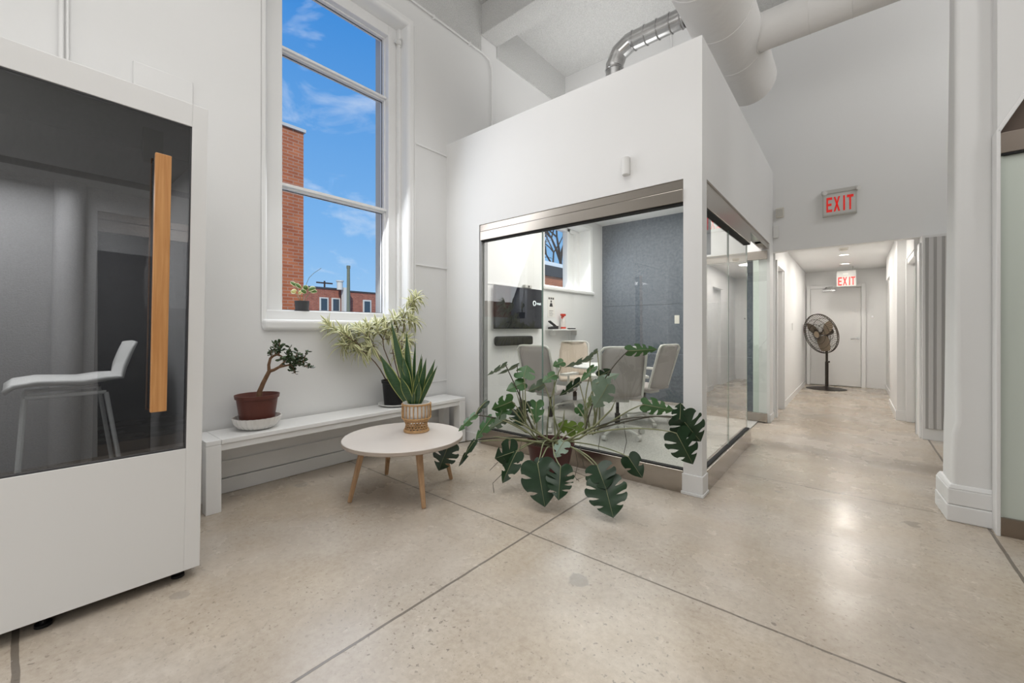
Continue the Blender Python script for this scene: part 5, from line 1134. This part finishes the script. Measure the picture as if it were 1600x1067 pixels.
def pedestal_fan():
    c = Vector((-0.43, 10.45, 0))
    t = thing('pedestal_fan', 'black pedestal fan standing in front of the white exit door', 'fan', c)
    MB().lathe([(0, 0), (0.33, 0), (0.335, 0.006), (0.30, 0.016), (0.08, 0.04), (0.035, 0.055), (0, 0.055)], n=48).build('base', M['fan_black'], t, smooth=True)
    MB().tube([(0.01, 0, 0.05), (0.01, 0, 0.55)], 0.028, 16).tube([(0.01, 0, 0.55), (0.01, 0, 1.06)], 0.021, 16).build('pole', M['fan_black'], t, smooth=True)
    MB().disc((0.035, -0.01, 0.55), (1, 0, 0), 0.018, 10, 0, 0.025).build('height_knob', M['fan_black'], t)
    n = Vector((-0.70, -0.68, -0.20)).normalized()
    up = Vector((0, 0, 1)); x = n.cross(up).normalized(); y = x.cross(n).normalized()
    hc = Vector((-0.075, -0.06, 1.12))
    P = lambda r, a, d: hc + x * (r * math.cos(a)) + y * (r * math.sin(a)) + n * d
    r = 0.40
    g = MB(); 
    for rad, dd in ((r, 0.0), (r, 0.03), (0.30, 0.085), (0.20, 0.098), (0.09, 0.10)): g.tube([P(rad, 2 * math.pi * k / 56, dd) for k in range(56)], 0.0075 if rad == r else 0.004, 6, closed=True)
    for k in range(56):
        a = 2 * math.pi * k / 56; g.tube([P(0.07, a, 0.10), P(0.2, a + 0.05, 0.098), P(0.30, a + 0.12, 0.085), P(r, a + 0.2, 0.02)], 0.0032, 4)
    g.build('front_guard', M['fan_wire'], t, smooth=True)
    g = MB()
    for rad, dd in ((0.30, -0.075), (0.18, -0.09)): g.tube([P(rad, 2 * math.pi * k / 48, dd) for k in range(48)], 0.004, 5, closed=True)
    for k in range(48):
        a = 2 * math.pi * k / 48; g.tube([P(0.07, a, -0.09), P(0.2, a, -0.09), P(0.31, a, -0.075), P(r, a, 0.0)], 0.0027, 4)
    g.build('rear_guard', M['fan_wire'], t, smooth=True)
    MB().disc(P(0, 0, 0.098), n, 0.06, 24, 0, 0.012).build('badge', M['fan_blade'], t, smooth=True)
    for k in range(3):
        a0 = 2 * math.pi * k / 3 + 0.45; vs = []; fs = []
        for i in range(7):
            q = i / 6; rad = 0.055 + 0.31 * q
            for j in range(5):
                s = j / 4 - 0.5; wd = 0.10 + 0.16 * math.sin(math.pi * (0.1 + 0.75 * q)); vs.append(P(rad, a0 + s * wd / max(rad, 0.12) * 0.9, 0.045 * s * 2 * (1 - 0.4 * q)))
        fs = [(i * 5 + j, i * 5 + j + 1, i * 5 + 6 + j, i * 5 + 5 + j) for i in range(6) for j in range(4)]
        MB().add(vs, fs).build('blade', M['fan_blade'], t, smooth=True, angle=80)
    MB().tube([P(0, 0, 0.06), P(0, 0, -0.09)], 0.03, 16).tube([P(0, 0, -0.085), P(0, 0, -0.22)], [0.075, 0.06], 20).build('motor', M['fan_black'], t, smooth=True)
    MB().tube([(0.01, 0, 1.05), hc + n * -0.13], 0.02, 10).build('neck', M['fan_black'], t, smooth=True)
pedestal_fan()

# ================================================================== OUTSIDE
def outside():
    g = MB().box(-120, -4.05, -40, 90, -0.4, -0.15).build('ground', M['ground']); struct(g, 'grey snowy ground outside the window', 'ground')
    # tall orange brick building
    t = thing('brick_building', 'tall orange brick building just outside at the left of the window', 'building', (-10, 4.3, -0.15))
    MB().box(-8, 0, -10, 0, 0, 6.0).build('wall', M['brick_orange'], t)
    MB().box(-8.03, 0.04, -10.03, 0.04, 6.0, 6.07).build('coping', M['stone'], t)
    # brick row houses far away
    t = thing('row_house', 'long red brick row house far off with a low white window near the chimney', 'building', (-50, 20, -0.15))
    MB().box(-9, 0, -6, 6.5, 0, 6.35).build('wall', M['brick_red'], t)
    MB().box(-9.1, 0.1, -6.1, 6.5, 6.35, 6.55).build('coping', M['roof_dark'], t)
    for y in (3.9, 5.4, -1.0):
        f = MB().box(0, 0.12, y - 0.55, y + 0.55, 3.5, 5.3).build('window', M['stone'], t); MB().box(0.12, 0.14, y - 0.38, y + 0.38, 3.7, 5.15).build('pane', M['win_dark'], f)
    t2 = thing('row_house', 'red brick row house far off right of the chimney', 'building', (-50, 26.6, -0.15))
    MB().box(-9, 0, 0, 16, 0, 6.2).build('wall', M['brick_red'], t2)
    MB().box(-9.1, 0.1, 0, 16.1, 6.2, 6.37).build('coping', M['roof_dark'], t2)
    for y in (3.1, 6.5):
        f = MB().box(0, 0.12, y - 0.6, y + 0.6, 3.4, 5.3).build('window', M['stone'], t2); MB().box(0.12, 0.14, y - 0.42, y + 0.42, 3.6, 5.1).build('pane', M['win_dark'], f)
    ch = thing('chimney', 'pale brick chimney between the two far row houses', 'chimney', (-49.2, 26.3, -0.15))
    MB().box(-0.3, 0.3, -0.4, 0.4, 0, 6.6).build('stack', M['stone'], ch)
    MB().tube([(0, -0.75, 6.3), (0, -0.75, 7.3)], 0.36, 16).tube([(0, -0.75, 7.3), (0, -0.75, 7.45)], 0.46, 16).build('vent_cowl', M['stone'], ch, smooth=True)
    p = thing('utility_pole', 'weathered green-grey utility pole standing before the row houses', 'pole', (-38, 20.6, -0.15))
    MB().tube([(0, 0, 0), (0, 0, 7.6)], [0.20, 0.14], 12).build('mast', M['pole_wood'], p, smooth=True)
    MB().box(-0.1, 0.1, -0.15, 0.15, 7.3, 7.6).build('cap', M['pole_wood'], p)
    p = thing('utility_pole', 'distant utility pole with a crossarm above the row house roof', 'pole', (-75, 36.0, -0.15))
    MB().tube([(0, 0, 0), (0, 0, 10.3)], [0.22, 0.15], 12).build('mast', M['tree_bark'], p, smooth=True)
    MB().box(-0.1, 0.1, -1.5, 1.5, 9.8, 10.05).build('crossarm', M['tree_bark'], p)
    s = MB().box(-7.0, 0, -4, 30, 0, 1.9).build('low_roof', M['snow']); s.location = (-20, 4.5, -0.15); tag(s, 'snow-covered low flat roof beyond the tall window', 'roof')
    # neighbour seen through the meeting room window
    t = thing('neighbour_building', 'brick building with a snowy roof edge behind the meeting room window', 'building', (-12.5, 14, -0.15))
    MB().box(-2, 0, -3, 16, 0, 4.2).build('wall', M['brick_orange'], t)
    MB().box(-2, 0.1, -3, 16, 4.2, 4.75).build('roof_band', M['roof_dark'], t)
    MB().box(-2, 0.12, -3, 16, 4.75, 4.95).build('roof_edge', M['snow'], t)
    tr = thing('bare_tree', 'bare branching tree behind the meeting room window', 'tree', (-19.5, 29.5, -0.15))
    b = MB(); rnd = random.Random(5)
    def grow(p, d, L, r, lev):
        q = p + d * L; b.tube([p, p + d * L * 0.5 + Vector((rnd.uniform(-1, 1), rnd.uniform(-1, 1), rnd.uniform(-1, 1))) * L * 0.06, q], [r, r * 0.85, r * 0.65], 5)
        if lev == 0: return
        for k in range(3 if lev > 1 else 2):
            nd = (d + Vector((rnd.uniform(-1, 1), rnd.uniform(-1, 1), rnd.uniform(-0.5, 0.9))) * 0.85).normalized(); grow(q, nd, L * rnd.uniform(0.62, 0.85), r * 0.62, lev - 1)
    grow(Vector((0, 0, 0)), Vector((0, 0, 1)), 3.4, 0.20, 0); grow(Vector((0, 0, 3.3)), Vector((0.1, 0, 1)).normalized(), 2.4, 0.16, 5)
    grow(Vector((0, 0, 3.3)), Vector((0.3, -0.7, 0.8)).normalized(), 2.0, 0.12, 5)
    b.build('branches', M['tree_bark'], tr); tr.scale = (1.25, 1.25, 1.25)
outside()
